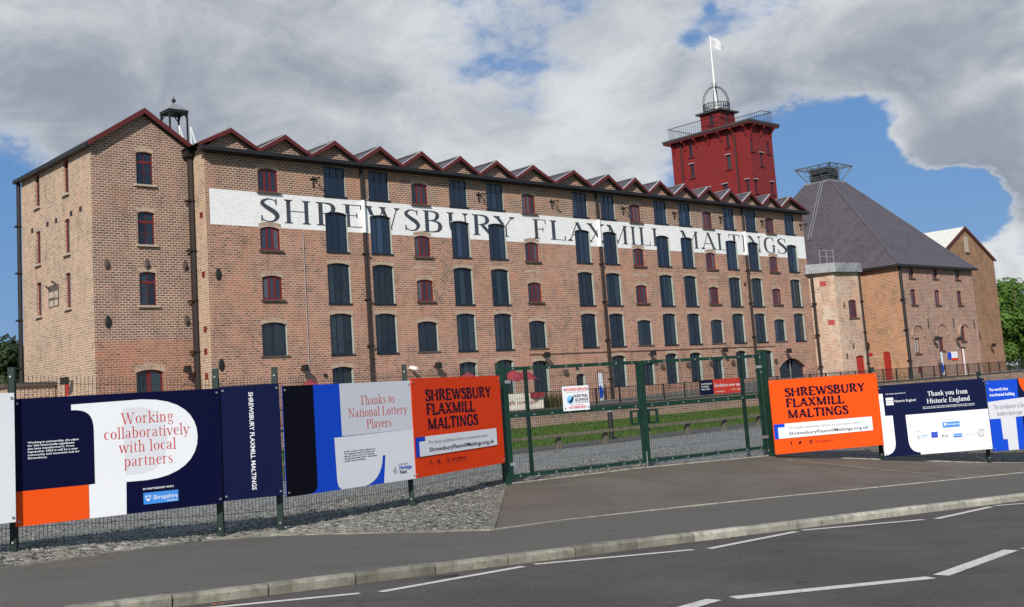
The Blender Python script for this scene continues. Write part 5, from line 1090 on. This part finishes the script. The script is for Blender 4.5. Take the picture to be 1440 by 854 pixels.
# gate posts and leaves
GO = Vector((-.4, 21.5, 0)); GD = Vector((5.77, 3.8, 0)).normalized(); gang = math.atan2(GD.y, GD.x)
for x, lab, wd in ((.02, 'thick green gate post beside the red and black lettered board on the left', .12), (6.98, 'thick green gate post beside the orange board right of the gate', .15)):
    P = GO + GD * x; gp = thing('gate_post', lab, 'gate post', (P.x, P.y, 0), gang, 'posts either side of the gate')
    m = MB(); m.box(-wd / 2, wd / 2, -wd / 2, wd / 2, -.25, 2.28); m.box(-wd / 2 - .01, wd / 2 + .01, -wd / 2 - .01, wd / 2 + .01, 2.28, 2.3); link('post', m.mesh('post', M_gpost), gp)
    m = MB()
    for z in (.35, 1.9): m.box(-.2 if x > 3 else .05, -.05 if x > 3 else .2, -.05, .02, z, z + .06)
    link('hinge', m.mesh('hinge', M_steel), gp)
def leaf(x0, x1, lab, inner, latch):
    P = GO + GD * x0; g = thing('gate_leaf', lab, 'gate', (P.x, P.y, 0), gang, 'leaves of the double gate'); L = x1 - x0; t = .065
    m = MB()
    for a in (0, L - t): m.box(a, a + t, -t / 2, t / 2, .12, 2.2)
    for z in (.12, 1.24, 2.14): m.box(t, L - t, -t / 2, t / 2, z, z + (.09 if z == 1.24 else t))
    link('frame', m.mesh('frame', M_gpost), g)
    m = MB(); m.box(inner - .03, inner + .03, -.03, .03, .18, 2.14); link('upright', m.mesh('upright', M_fgreen), g)
    m = MB()
    n = int(L / .05)
    for i in range(1, n): m.bar((i * L / n, -.036, .15), (i * L / n, -.036, 2.18), .0038)
    for i in range(10): m.bar((.03, -.04, .2 + i * .2), (L - .03, -.04, .2 + i * .2), .004)
    o = link('mesh_panel', m.mesh('mesh_panel', M_fgreen), g); o['kind'] = 'stuff'
    m = MB()
    for i in range(8):
        for z in (.15, 1.28, 2.17): m.box(.2 + i * (L - .4) / 7 - .015, .2 + i * (L - .4) / 7 + .015, -.05, -.042, z - .015, z + .015)
    link('bolt', m.mesh('bolt', M_steel), g)['kind'] = 'stuff'
    m = MB(); a, b = latch
    m.box(a, b, -.03, .02, .90, .94); m.box(a, b, -.03, .02, 1.16, 1.2); m.box(a if a < 1 else a, a + .04, -.03, .02, .94, 1.16); m.box(b - .04, b, -.03, .02, .94, 1.16); link('latch_box', m.mesh('latch_box', M_gpost), g)
leaf(.10, 3.42, 'left leaf of the green mesh gate with the warning sign on it', .50, (3.0, 3.24)); leaf(3.46, 6.86, 'right leaf of the green mesh gate ending at the tall post', 2.85, (.1, .36))
m = MB(); P = GO + GD * 3.44; m.bar((P.x, P.y - .05, -.05), (P.x, P.y - .05, .35), .02); dbolt = link('drop_bolt', m.mesh('drop_bolt', M_lead, (P.x, P.y, 0))); dbolt.location = (P.x, P.y, 0); tag(dbolt, 'thin steel drop bolt where the two gate leaves meet', 'bolt')

# ------------------------------------------------------------------ BOARDS
class Board:
    def __init__(s, name, label, cat_, o, d, z0, W_, H_, mat, off=.07, group=None):
        s.W, s.H = W_, H_; n = Vector((d[1], -d[0], 0)).normalized()
        s.r = thing(name, label, cat_, (o[0] + n.x * off, o[1] + n.y * off, z0), math.atan2(d[1], d[0]), group); s.k = 0
        m = MB(); m.box(0, W_, -.005, .005, 0, H_); s.add('panel', m, mat)
        m = MB()
        for x in (.04, W_ - .04):
            for z in (.06, H_ - .06): m.box(x - .012, x + .012, -.02, -.006, z - .012, z + .012)
        s.add('fixing', m, M_steel)['kind'] = 'stuff'
    def add(s, name, mb, mat): return link(name, mb.mesh(name, mat), s.r)
    def y(s): s.k += 1; return -.006 - .0016 * s.k
    def shape(s, pts, mat, name='printed_shape'):
        m = MB(); m.flat([(a * s.W, b * s.H) for a, b in pts], s.y()); return s.add(name, m, mat)
    def rect(s, a0, a1, b0, b1, mat, name='printed_shape'): return s.shape([(a0, b0), (a1, b0), (a1, b1), (a0, b1)], mat, name)
    def serif(s, lines, mat, bold=0.0):     # (text, a_left, a_right, b_base, capheight fraction)
        m = MB(); y = s.y(); s.k += 1
        for t, a0, a1, b, h in lines: serif(m, t, a0 * s.W, b * s.H, h * s.H, y, (a1 - a0) * s.W, bold=bold)
        return s.add('lettering', m, mat)
    def sans(s, lines, mat, bold=.012):
        m = MB(); y = s.y()
        for t, a0, a1, b, h in lines: sans(m, t, a0 * s.W, b * s.H, h * s.H, y, (a1 - a0) * s.W if a1 else None, bold=bold)
        return s.add('lettering', m, mat)
def bez(p0, p1, p2, p3, n=8): return [tuple((1 - t) ** 3 * p0[i] + 3 * (1 - t) ** 2 * t * p1[i] + 3 * (1 - t) * t * t * p2[i] + t ** 3 * p3[i] for i in (0, 1)) for t in [j / n for j in range(n + 1)]]
def icon_bird(bd, a, b, s, mat):
    m = MB(); W_, H_ = bd.W, bd.H; pts = [(-.5, .35), (-.1, .05), (0, .3), (.2, .45), (.42, .3), (.55, .35), (.42, .1), (.3, -.25), (-.1, -.45), (-.5, -.35), (-.2, -.25), (-.45, -.02)]
    m.flat([(a * W_ + x * s, b * H_ + y * s) for x, y in pts], bd.y()); bd.add('emblem', m, mat)
def ring_poly(m, cx, cz, r, t, y, n=16, sq=False):
    for i in range(n):
        def pt(k, r):
            th = 2 * math.pi * k / n + math.pi / n; c, s_ = math.cos(th), math.sin(th)
            if sq: q = max(abs(c), abs(s_)) ** .7; c, s_ = c / q, s_ / q
            return (cx + c * r, y, cz + s_ * r)
        m.quad(pt(i, r - t), pt(i + 1, r - t), pt(i + 1, r), pt(i, r))
def icons(bd, a, b, s, mat):
    m = MB(); sans(m, 'f', a * bd.W, (b * bd.H) - s * .5, s, bd.y(), bold=.03); bd.add('emblem', m, mat); icon_bird(bd, a + .085, b, s, mat)
    m = MB(); y = bd.y(); ring_poly(m, (a + .185) * bd.W, b * bd.H, s * .5, s * .12, y, 16, True); ring_poly(m, (a + .185) * bd.W, b * bd.H, s * .26, s * .1, y, 12); bd.add('emblem', m, mat)
def hand_logo(bd, a, b, s, mat):
    m = MB(); y = bd.y(); W_, H_ = bd.W, bd.H; c = (a * W_, b * H_)
    ring_poly(m, c[0], c[1] - s * .15, s * .32, s * .07, y, 14); m.k = 0
    m.flat([(c[0] - s * .05, c[1] + s * .1), (c[0] + s * .03, c[1] + s * .1), (c[0] + s * .03, c[1] + s * .55), (c[0] - s * .05, c[1] + s * .55)], y - .0003); m.flat([(c[0] - s * .45, c[1] + .0), (c[0] - s * .1, c[1] - s * .12), (c[0] - s * .13, c[1] - s * .2), (c[0] - s * .48, c[1] - s * .07)], y - .0003); bd.add('emblem', m, mat)
def shield(bd, a, b, s, mat):
    m = MB(); W_, H_ = bd.W, bd.H; pts = [(-.5, .5), (.5, .5), (.5, -.05), (.25, -.4), (0, -.6), (-.25, -.4), (-.5, -.05)]; m.flat([(a * W_ + x * s, b * H_ + z * s) for x, z in pts], bd.y()); bd.add('emblem', m, mat)

b0 = Board('banner_board', 'plain white end board cut off by the left edge of the view', 'banner', (-6.901 - .6865 * 1.4, 13.6 - .7271 * 1.4), (.6865, .7271), .525, 2.16, 1.585, P_white)
# P board
b1 = Board('banner_board', 'wide navy board with a giant white P thanking local partners', 'banner', (-6.418, 14.25), (.8025, .5967), .455, 2.69, 1.58, P_navy)
b1.rect(0, .332, 0, .272, P_orange)
Pp = [(.258, .93), (.60, .94)] + bez((.60, .94), (.80, .93), (.877, .78), (.877, .598)) + bez((.877, .598), (.877, .40), (.78, .268), (.607, .262)) + [(.511, .264), (.508, 0), (.333, 0), (.333, .272), (.362, .274), (.362, .70)] + bez((.362, .70), (.362, .84), (.335, .884), (.258, .884))
clean = []
for p in Pp:
    if not clean or (abs(p[0] - clean[-1][0]) + abs(p[1] - clean[-1][1])) > 1e-4: clean.append(p)
b1.shape(clean, P_white)
b1.shape([(.502, .875)] + bez((.60, .875), (.76, .86), (.76, .35), (.60, .323), 10) + [(.506, .323)], P_grey2)
b1.serif([('Working', .491, .755, .742, .092), ('collaboratively', .407, .836, .622, .092), ('with local', .477, .765, .505, .092), ('partners', .500, .745, .388, .092)], P_red, -.022)
b1.sans([(t, .058, x, .640 - i * .0245, .015) for i, (t, x) in enumerate((('Working in partnership, the plans', .289), ('for this historically-significant', .270), ('site have transformed it. From', .268), ('September 2022 it will be a new', .284), ('community and economic hub for', .293), ('Shrewsbury.', .145)))], P_white, .02)
b1.sans([('IN PARTNERSHIP WITH', .590, .743, .183, .015)], P_white, .02)
b1.rect(.591, .766, .063, .158, P_sky); b1.sans([('Shropshire', .640, .762, .098, .034)], P_white, .01); b1.sans([('Council', .705, .758, .072, .014)], P_white, .02); shield(b1, .614, .112, .07, P_white)
m = MB(); y = b1.y(); m.flat([(.6 * 2.69, .172), (.628 * 2.69, .172), (.614 * 2.69, .215)], y); b1.add('emblem', m, P_sky)
# vertical name board
b2 = Board('banner_board', 'narrow navy board with the mill name running downwards', 'banner', (-4.254, 15.9), (.8801, .4747), .475, .85, 1.58, P_navy2)
m = MB(); y = b2.y()
sans(m, 'SHREWSBURY FLAXMILL MALTINGS', .478 * .85, .937 * 1.58, .062, y, .865 * 1.58, bold=.018, rot=1); b2.add('lettering', m, P_white)
# lottery board
b3 = Board('banner_board', 'navy, blue and grey board thanking lottery players', 'banner', (-3.499, 16.35), (.604, .797), .435, 2.71, 1.58, P_blue)
b3.shape([(0, 0), (.14, 0)] + bez((.14, 0), (.19, .005), (.219, .01), (.219, .09), 6)[1:] + [(.219, 1), (0, 1)], P_black)
b3.shape([(.417, .497), (1, .503), (1, 1), (.415, 1)], P_grey)
b3.shape([(.357, .489), (1, .503), (1, 0), (.73, 0), (.753, .272), (.731, .272)] + bez((.731, .272), (.725, .12), (.67, .02), (.58, 0), 7)[1:] + [(.395, 0), (.372, .03), (.364, .081)], P_grey2)
b3.serif([('Thanks to', .566, .857, .785, .088), ('National Lottery', .471, .96, .668, .088), ('Players', .612, .818, .550, .088)], P_red, -.022)
b3.sans([(t, .424, x, .343 - i * .0222, .012) for i, (t, x) in enumerate((('In 2017, a grant of £20.7 million from', .669), ('The National Lottery Heritage Fund', .665), ('allowed work to start on restoring', .660), ('this groundbreaking Grade 1 mill and the', .680), ('careful restored buildings', .590)))], P_dark, .02)
b3.sans([('Heritage', .862, .968, .115, .036)], P_blue, .015); b3.sans([('Fund', .864, .920, .072, .034)], P_navy, .015); hand_logo(b3, .825, .115, .11, P_text); b3.rect(.855, .935, .164, .169, P_text)
# name boards
def name_board(o, d, z0, W_, H_, mat, label, a0):
    b = Board('name_board', label, 'banner', o, d, z0, W_, H_, mat)
    L = (('SHREWSBURY', .135, .878, .762, .115), ('FLAXMILL', .135, .672, .618, .115), ('MALTINGS', .140, .700, .467, .115))
    b.serif(L, P_dark, .105)
    # the stencil cut: a thin sliver of board colour through each line
    for t, x0, x1, z, h in L: b.shape([(x0, z + h * .46), (x1, z + h * .40), (x1, z + h * .43), (x0, z + h * .49)], mat, 'stencil_cut')
    b.rect(.006, .104, .205, .402, P_blue); b.shape([(.042, .205), (.91, .215), (.91, .405), (.104, .403), (.104, .356), (.042, .356)], P_white)
    b.serif([('Pre-book exhibition tickets to guarantee entry', .137, .80, .322, .034)], P_text)
    b.sans([('ShrewsburyFlaxmillMaltings.org.uk', .137, .868, .245, .042)], P_dark, .006)
    icons(b, .14, .135, .075, P_dark); b.sans([('@FlaxMaltings', .365, .53, .122, .026)], P_red if mat == P_orange else P_dark, .01)
    return b
b4 = name_board((-1.855, 18.5), (.4584, .8888), .44, 3.05, 1.61, P_orange2, 'orange name board in shade darkened print between the lottery board and the gate', 0)
b5 = name_board((5.42, 25.0), (.961, .2764), .0, 2.72, 1.61, P_orange, 'bright orange name board just right of the gate', 0)
# Historic England board
b6 = Board('banner_board', 'navy and white board thanking heritage partners with rows of small logos', 'banner', (8.05, 25.8), (.9932, .1161), -.28, 2.57, 1.60, P_navy2)
b6.shape([(0, .885), (.04, .883), (.043, .573), (.112, .569), (.112, .20)] + bez((.112, .20), (.110, .09), (.08, .03), (.0, .02), 6)[1:], P_white)
b6.shape([(.230, .564), (1, .567), (1, 0), (.332, 0), (.331, .030)] + bez((.331, .030), (.26, .04), (.235, .10), (.232, .20), 6)[1:], P_white)
b6.rect(.064, .132, .718, .822, P_white, 'emblem')
m = MB(); y = b6.y()
for zz in (.755, .787):
    pts = [(.064 + .068 * i / 12, zz + .006 * math.sin(i * 1.57)) for i in range(13)]
    m.flat([(a * 2.57, b_ * 1.6) for a, b_ in pts] + [(a * 2.57, (b_ - .007) * 1.6) for a, b_ in reversed(pts)], y)
b6.add('emblem', m, P_navy2)
b6.sans([('Historic England', .142, .338, .752, .034)], P_white, .005); b6.sans([('SUSTAINABLY MAINTAINED BY', .065, .253, .868, .012)], P_white, .015)
b6.serif([('Thank you from', .452, .83, .805, .066), ('Historic England', .438, .842, .703, .066)], P_white, .02)
b6.sans([('Our work to bring Shrewsbury Flaxmill Maltings back to life would not', .394, .882, .652, .011), ('have been possible without the generous support of our funding partners', .396, .875, .632, .011)], P_white, .03)
b6.sans([('IN PARTNERSHIP WITH', .557, .70, .448, .010)], P_text, .0); b6.rect(.560, .718, .352, .425, P_sky, 'emblem'); b6.sans([('Shropshire', .605, .712, .380, .026)], P_white, .01); shield(b6, .583, .392, .06, P_white)
b6.sans([('FUNDED BY', .298, .352, .325, .009)], P_text); hand_logo(b6, .325, .25, .09, P_text); b6.sans([('Heritage', .350, .412, .255, .022), ('Fund', .350, .385, .228, .02)], P_sky, .0)
b6.rect(.445, .502, .225, .30, P_blue, 'emblem')
m = MB(); y = b6.y()
for i in range(12): t = i * math.pi / 6; cx_, cz_ = .4735 * 2.57 + .036 * math.cos(t), .262 * 1.6 + .036 * math.sin(t); m.flat([(cx_ - .005, cz_), (cx_, cz_ - .005), (cx_ + .005, cz_), (cx_, cz_ + .005)], y)
b6.add('emblem', m, print_mat('star_yellow', (.8, .6, .05)))
b6.sans([('Marches', .538, .600, .235, .022), ('Local Enterprise', .538, .612, .212, .012)], P_text, .01); b6.rect(.647, .728, .210, .255, P_sky, 'emblem'); b6.sans([('Homes England', .652, .722, .225, .014)], P_white, .02)
b6.sans([('Ministry of Housing', .756, .848, .222, .012), ('Growth fund', .770, .80, .245, .014)], P_text, .0)
m = MB(); y = b6.y(); P5 = [(.885, .295), (.935, .275), (.925, .205), (.880, .200), (.872, .25)]
for (a, b_), (c, d) in zip(P5, P5[1:] + P5[:1]): dx, dz = (c - a) * 2.57, (d - b_) * 1.6; L = math.hypot(dx, dz); nx, nz = -dz / L * .005, dx / L * .005; m.quad((a * 2.57 - nx, y, b_ * 1.6 - nz), (c * 2.57 - nx, y, d * 1.6 - nz), (c * 2.57 + nx, y, d * 1.6 + nz), (a * 2.57 + nx, y, b_ * 1.6 + nz))
b6.add('emblem', m, P_text); b6.sans([('AIM', .888, .915, .250, .014), ('HIGH', .888, .915, .228, .014), ('TRUST', .905, .935, .185, .010)], P_text, .0)
b6.sans([('Tees', .305, .35, .14, .014), ('Architectural Heritage Fund', .385, .465, .130, .009), ('The Pilgrim Trust', .50, .59, .135, .009), ('Garfield Weston', .62, .69, .130, .011), ('Wolfson', .72, .76, .135, .01), ('European Regional Development Fund', .80, .918, .135, .010)], P_text, .0)
# T board
b7 = Board('banner_board', 'blue and grey board with a giant grey T at the right edge of the view', 'banner', (10.64, 26.15), (.9953, .0966), -.345, 2.6, 1.60, P_blue)
b7.shape([(.299, 0), (.305, .461), (.305, .70), (.286, .724), (.294, 1), (1, 1), (1, 0)], P_navy2)
b7.shape([(.305, 1)] + bez((.305, 1), (.31, .78), (.42, .66), (.60, .66), 8)[1:] + [(.60, 1)], P_orange)
b7.shape([(0, .455), (.10, .455), (.102, .161), (.142, .158), (.142, 0), (.234, 0), (.240, .462), (.331, .468), (.332, .541), (.60, .56), (.60, .755), (0, .70)], P_grey)
b7.sans([('The world’s first', .024, .200, .850, .042), ('iron-framed building', .024, .254, .775, .042)], P_white, .02)
b7.serif([('The grandparent of the', .043, .335, .592, .062), ('modern skyscraper', .072, .310, .495, .062)], P_text)
# warning sign on the gate
P = GO + GD * 1.40 + Vector((GD.y, -GD.x, 0)) * .06
ws = Board('warning_sign', 'white security warning sign with a blue bird roundel hung on the gate', 'sign', (P.x, P.y), (GD.x, GD.y), 1.29, .64, .48, P_white, 0.0)
ws.sans([('WARNING', .07, .93, .80, .13)], P_wred, .022); ws.sans([('THIS PROPERTY IS PROTECTED BY', .12, .88, .735, .02)], P_text, .01)
m = MB(); y = ws.y(); m.flat([(.27 * .64 + .085 * math.cos(t * math.pi / 10), .45 * .48 + .085 * math.sin(t * math.pi / 10)) for t in range(20)], y); ws.add('emblem', m, P_cyan)
m = MB(); y = ws.y(); m.flat([(.10, .21), (.16, .19), (.22, .26), (.27, .31), (.25, .23), (.21, .17), (.16, .15)], y); ws.add('emblem', m, P_navy)
ws.sans([('KESTREL', .44, .95, .545, .10), ('GUARDS', .44, .95, .395, .10)], P_navy2, .012); ws.sans([('SECURITY SERVICES', .44, .95, .315, .04)], P_text, .02)
ws.sans([('24 HOUR RESPONSE', .28, .75, .215, .03)], P_wred, .01); ws.sans([('033 88863838', .20, .85, .10, .075)], P_wred, .01)

# ------------------------------------------------------------------ terrace banners, cafe, bits by the mill (mill frame)
def bboard(name, label, s, z0, W_, H_, mat, v=-7.93):
    P = B(s, v, 0); return Board(name, label, 'banner', (P.x, P.y), (U.x, U.y), z0, W_, H_, mat, 0.0)
cb = bboard('cafe_banner', 'cream banner lettered for the open café tied to the terrace railing', 12.05, 1.0, 3.25, .86, M_cream)
cb.sans([('Café now open', .14, .88, .34, .27)], M_maroon, .012)
eb = bboard('exhibition_banner', 'navy and red exhibition banner tied to the terrace railing', 28.7, 1.02, 4.6, .92, P_bred)
eb.rect(0, .31, 0, 1, P_navy); eb.sans([('SHREWSBURY', .04, .29, .68, .10), ('FLAXMILL', .04, .22, .50, .10), ('MALTINGS', .04, .23, .32, .10)], P_white, .02); eb.sans([('Exhibition now open', .34, .97, .48, .22)], P_white, .012); eb.sans([('Historic England', .36, .55, .12, .09), ('10-4  daily', .72, .92, .2, .09)], P_white, .01)
m = MB()
n = 10
for j in range(4):
    for i in range(n + 1): m.v.append((14.25 + i * .1, -8.03 - .02 * math.sin(i * 1.3 + j), 1.86 - j * .12 * (1 - .3 * abs(i - 5) / 5)))
m.f += [(j * (n + 1) + i, j * (n + 1) + i + 1, (j + 1) * (n + 1) + i + 1, (j + 1) * (n + 1) + i) for j in range(3) for i in range(n)]; m.m += [0] * (3 * n)
cl = bthing('cloth', 'folded maroon cloth hung over the railing above the café banner', 'cloth', (14.7, -7.95, 1.5)); part('fold', m, M_maroon, cl)
def feather(s, v, z, h, lab):
    f = bthing('banner_stand', lab, 'banner stand', (s, v, z), 'pull up banner stands by the walls')
    m = MB(); m.bar((s - .22, v, z), (s - .22, v, z + h), .03); m.bar((s + .22, v, z), (s + .22, v, z + h), .03); m.bar((s - .22, v, z + h), (s + .22, v, z + h), .03); m.box(s - .25, s + .25, v - .2, v + .2, z, z + .05); part('stand', m, M_black, f)
    m = MB(); m.box(s - .2, s + .2, v - .02, v, z + .1, z + h * .92); o = part('sheet', m, P_grey2, f)
    m = MB(); m.flat([(s - .2, z + .3), (s + .05, z + .3), (s + .2, z + .7), (s - .05, z + h * .55), (s - .2, z + h * .5)], v - .025); part('printed_shape', m, P_blue, f)
feather(27.4, -.9, .95, 2.1, 'tall blue and white banner stand against the long mill wall'); feather(66.55, -4.8, .95, 2.3, 'tall blue and white banner stand against the kiln front')
def parasol(s, v, lab, half=False):
    f = bthing('parasol', lab, 'parasol', (s, v, .93), 'maroon café parasols')
    m = MB(); m.tube([(s, v, .93), (s, v, 3.15)], .025, 6); part('pole', m, M_steel, f)
    m = MB(); m.tube([(s, v, .93), (s, v, 1.0)], .25, 10); part('base', m, M_dstone, f)
    m = MB(); n = 16; r = .72 if half else 1.25; vs_ = [(s, v, 3.2)]
    for rr2, dz in ((.5, .12 if not half else .18), (1.0, .42 if not half else .55)):
        for i in range(n):
            t = 2 * math.pi * i / n; q = r * rr2 * (1.0 if i % 2 == 0 else .88); vs_.append((s + q * math.cos(t), v + q * math.sin(t), 3.2 - dz - (.06 if i % 2 == 0 else -.02) * rr2))
    fs_ = [(0, 1 + i, 1 + (i + 1) % n) for i in range(n)] + [(1 + i, 1 + n + i, 1 + n + (i + 1) % n, 1 + (i + 1) % n) for i in range(n)]
    m.add(vs_, fs_); part('canopy', m, M_maroon, f); return f
parasol(15.0, -6, 'drooping maroon parasol above the café banner behind the gate', True); parasol(2.25, -5.6, 'maroon parasol whose tip just shows above the navy boards', True)
parasol(11.9, -5.8, 'maroon parasol whose top shows above the shade darkened orange name board', True); parasol(17.6, -4.2, 'maroon parasol standing back towards the mill wall behind the café', True)
def table(s, v, lab):
    f = bthing('cafe_table', lab, 'table', (s, v, .93), 'café tables on the terrace')
    m = MB(); m.tube([(s, v, 1.64), (s, v, 1.67)], .4, 14); part('top', m, M_steel, f); m = MB(); m.tube([(s, v, .93), (s, v, 1.64)], .03, 6); m.tube([(s, v, .93), (s, v, .96)], .22, 10); part('pedestal', m, M_black, f)
table(13.6, -6.4, 'round café table behind the left end of the café banner'); table(15.2, -5.4, 'round café table under the drooping parasol')
def person(s, v, rot, lab, cmat):
    root = bthing('person', lab, 'person', (s, v, .93)); root.rotation_euler.z += rot
    me = bpy.data.meshes.new('body'); J = {'pel': (0, 0, .47), 'sp': (0, -.02, .72), 'ch': (0, 0, .95), 'nk': (0, 0, 1.08), 'hd': (0, .03, 1.2), 'ht': (0, .02, 1.30)}
    pts = [J[k] for k in ('pel', 'sp', 'ch', 'nk', 'hd', 'ht')]; ed = [(0, 1), (1, 2), (2, 3), (3, 4), (4, 5)]; rad = [(.15, .12), (.13, .1), (.16, .11), (.055, .055), (.085, .1), (.06, .07)]
    for sd_ in (-1, 1):
        b0_ = len(pts); pts += [(sd_ * .1, .04, .46), (sd_ * .12, .45, .48), (sd_ * .12, .47, .08), (sd_ * .12, .6, .05)]; rad += [(.09, .09), (.065, .065), (.045, .045), (.04, .035)]; ed += [(0, b0_), (b0_, b0_ + 1), (b0_ + 1, b0_ + 2), (b0_ + 2, b0_ + 3)]
        b0_ = len(pts); pts += [(sd_ * .2, 0, .97), (sd_ * .24, .08, .72), (sd_ * .16, .32, .74), (sd_ * .14, .38, .75)]; rad += [(.06, .06), (.045, .045), (.035, .035), (.03, .02)]; ed += [(2, b0_), (b0_, b0_ + 1), (b0_ + 1, b0_ + 2), (b0_ + 2, b0_ + 3)]
        for fi, (fx_, fl_) in enumerate(((-.03, .07), (-.01, .08), (.01, .075), (.03, .06))): pts.append((sd_ * .14 + fx_, .38 + fl_, .74)); rad.append((.009, .009)); ed.append((b0_ + 3, len(pts) - 1))
        pts.append((sd_ * .14 - sd_ * .05, .40, .75)); rad.append((.01, .01)); ed.append((b0_ + 3, len(pts) - 1))
    me.from_pydata(pts, ed, []); o = bpy.data.objects.new('b', me); C.objects.link(o); md = o.modifiers.new('s', 'SKIN'); md.use_smooth_shade = True
    for i, r_ in enumerate(rad): me.skin_vertices[0].data[i].radius = r_
    me.skin_vertices[0].data[0].use_root = True
    su = o.modifiers.new('u', 'SUBSURF'); su.levels = 1; su.render_levels = 1
    dg = bpy.context.evaluated_depsgraph_get(); nm = bpy.data.meshes.new_from_object(o.evaluated_get(dg)); bpy.data.objects.remove(o)
    nm.materials.clear(); nm.materials.append(cmat); nm.materials.append(M_skin)
    for p in nm.polygons:
        c = p.center
        if c.z > 1.06 or (c.y > .30 and .66 < c.z < .85): p.material_index = 1
    link('body', nm, root)
    m = MB(); m.ell((0, .0, 1.28), (.095, .115, .085), 10, 6); link('hair', m.mesh('hair', M_hair), root)
    m = MB(); m.ell((0, .135, 1.2), (.012, .02, .02), 6, 4); link('nose', m.mesh('nose', M_skin), root)
    c = bthing('chair', 'dark café chair of the person ' + lab.split(' clothes ', 1)[1], 'chair', (s, v, .93)); c.rotation_euler.z += rot
    m = MB(); m.box(-.2, .2, -.2, .2, .38, .42); link('seat', m.mesh('seat', M_black), c); m = MB(); m.box(-.2, .2, -.24, -.21, .42, .85); link('backrest', m.mesh('backrest', M_black), c)
    lm = MB(); lm.box(-.015, .015, -.015, .015, 0, .38); lm = lm.mesh('leg', M_black)
    for x in (-.18, .18):
        for y in (-.18, .18): link('leg', lm, c, (x, y, 0))
person(12.2, -6.6, -math.pi / 2, 'seated person in pale grey clothes at the left end of the café banner', plain('pale_clothing', (.35, .36, .38), .9)); person(14.75, -5.0, math.pi * .9, 'seated person in dark clothes beneath the drooping parasol', M_cloth)
# ornamental grass by the railing
og = bthing('ornamental_grass', 'clump of tall yellow green ornamental grass behind the railing beside the café banner', 'plant', (15.9, -7.2, .93))
m = MB()
for i in range(900):
    s = rnd.uniform(15.3, 18.2); v = rnd.uniform(-7.5, -6.9); h = rnd.uniform(.5, 1.0); a = rnd.uniform(0, 6.28); dx, dy = math.cos(a) * .02, math.sin(a) * .02; m.add([(s - dx, v - dy, .93), (s + dx, v + dy, .93), (s + rnd.uniform(-.2, .2), v + rnd.uniform(-.2, .2), .93 + h)], [(0, 1, 2)])
part('blades', m, M_hedge, og, kind='stuff')

# ------------------------------------------------------------------ TREES
def tree(name, label, base, h, rad, mat, n, leaf_s, seed, cz=.62, group=None, blobs_n=22):
    rn = random.Random(seed); root = thing(name, label, 'tree', base, 0, group)
    m = MB(); m.tube([(0, 0, -.5), (.1, 0, h * .3), (0, .1, h * .6), (.05, 0, h * .85)], [h * .035, h * .025, h * .015, h * .006], 8)
    bl = []
    for i in range(blobs_n):
        while True:
            x, y, z = rn.uniform(-1, 1), rn.uniform(-1, 1), rn.uniform(-1, 1)
            if x * x + y * y + z * z < 1: break
        c = Vector((x * rad * .75, y * rad * .75, h * cz + z * h * (1 - cz) * .8)); bl.append((c, rn.uniform(.22, .42) * rad))
        if i < 9: m.tube([(0, 0, h * rn.uniform(.2, .45)), tuple(c * .55 + Vector((0, 0, h * .22))), tuple(c)], [h * .012, h * .008, h * .003], 5)
    link('trunk', m.mesh('trunk', M_bark), root)
    m = MB()
    for i in range(n):
        c, r = rn.choice(bl); d = Vector((rn.gauss(0, 1), rn.gauss(0, 1), rn.gauss(0, 1))).normalized(); p = c + d * r * (rn.random() ** .35) * Vector((1, 1, .8)).length / 1.6
        a = Vector((rn.gauss(0, 1), rn.gauss(0, 1), rn.gauss(0, 1))).normalized(); b = a.cross(d).normalized() if abs(a.dot(d)) < .98 else Vector((1, 0, 0)); s = leaf_s * rn.uniform(.6, 1.4); a = (a - d * a.dot(d) * .6).normalized()
        m.add([tuple(p - a * s), tuple(p + b * s * .6), tuple(p + a * s), tuple(p - b * s * .6)], [(0, 1, 2, 3)])
    link('crown', m.mesh('crown', mat), root); return root
TR = [('large bright green tree at the right edge beyond the warehouse', (99.8, 2.5), 10.4, 5.0, M_leafb, 18000, .2, .46), ('bright green tree further right mostly outside the view', (112, -3), 11, 5.5, M_leafb, 9000, .24, .5), ('green tree standing behind the bright tree at the far right', (116, 12), 12.5, 6, M_leafb, 10000, .26, .5),
      ('dark green tree at the left edge beside the end block', (-3.9, 20.5), 9.6, 3.0, M_leafd, 16000, .15, .50), ('dark tree behind the left edge trees', (-5.5, 30), 10.4, 4.5, M_leafd, 10000, .2, .5), ('low dark leafy tree by the far left boundary', (-7.5, 18.5), 7.6, 2.8, M_leafd, 9000, .15, .45)]
for i, (lab, (s, v), h, r, mt, n, ls, cz) in enumerate(TR): tree('broadleaf_tree', lab, tuple(B(s, v, .8)), h, r, mt, n, ls, 20 + i, cz)
hg = bthing('hedge', 'clipped green hedge along the foot of the right hand trees', 'hedge', (110, -2, .9))
m = MB()
for i in range(9000):
    s = rnd.uniform(93, 140); v = rnd.uniform(-3.2, -1.6); z = .9 + rnd.random() ** .6 * 1.5; P = Vector((s, v, z)); a = Vector((rnd.gauss(0, 1), rnd.gauss(0, 1), rnd.gauss(0, 1))).normalized() * .14; b = Vector((rnd.gauss(0, 1), rnd.gauss(0, 1), rnd.gauss(0, 1))).normalized() * .1; m.add([tuple(P - a), tuple(P + b), tuple(P + a), tuple(P - b)], [(0, 1, 2, 3)])
part('foliage', m, M_leafb, hg)
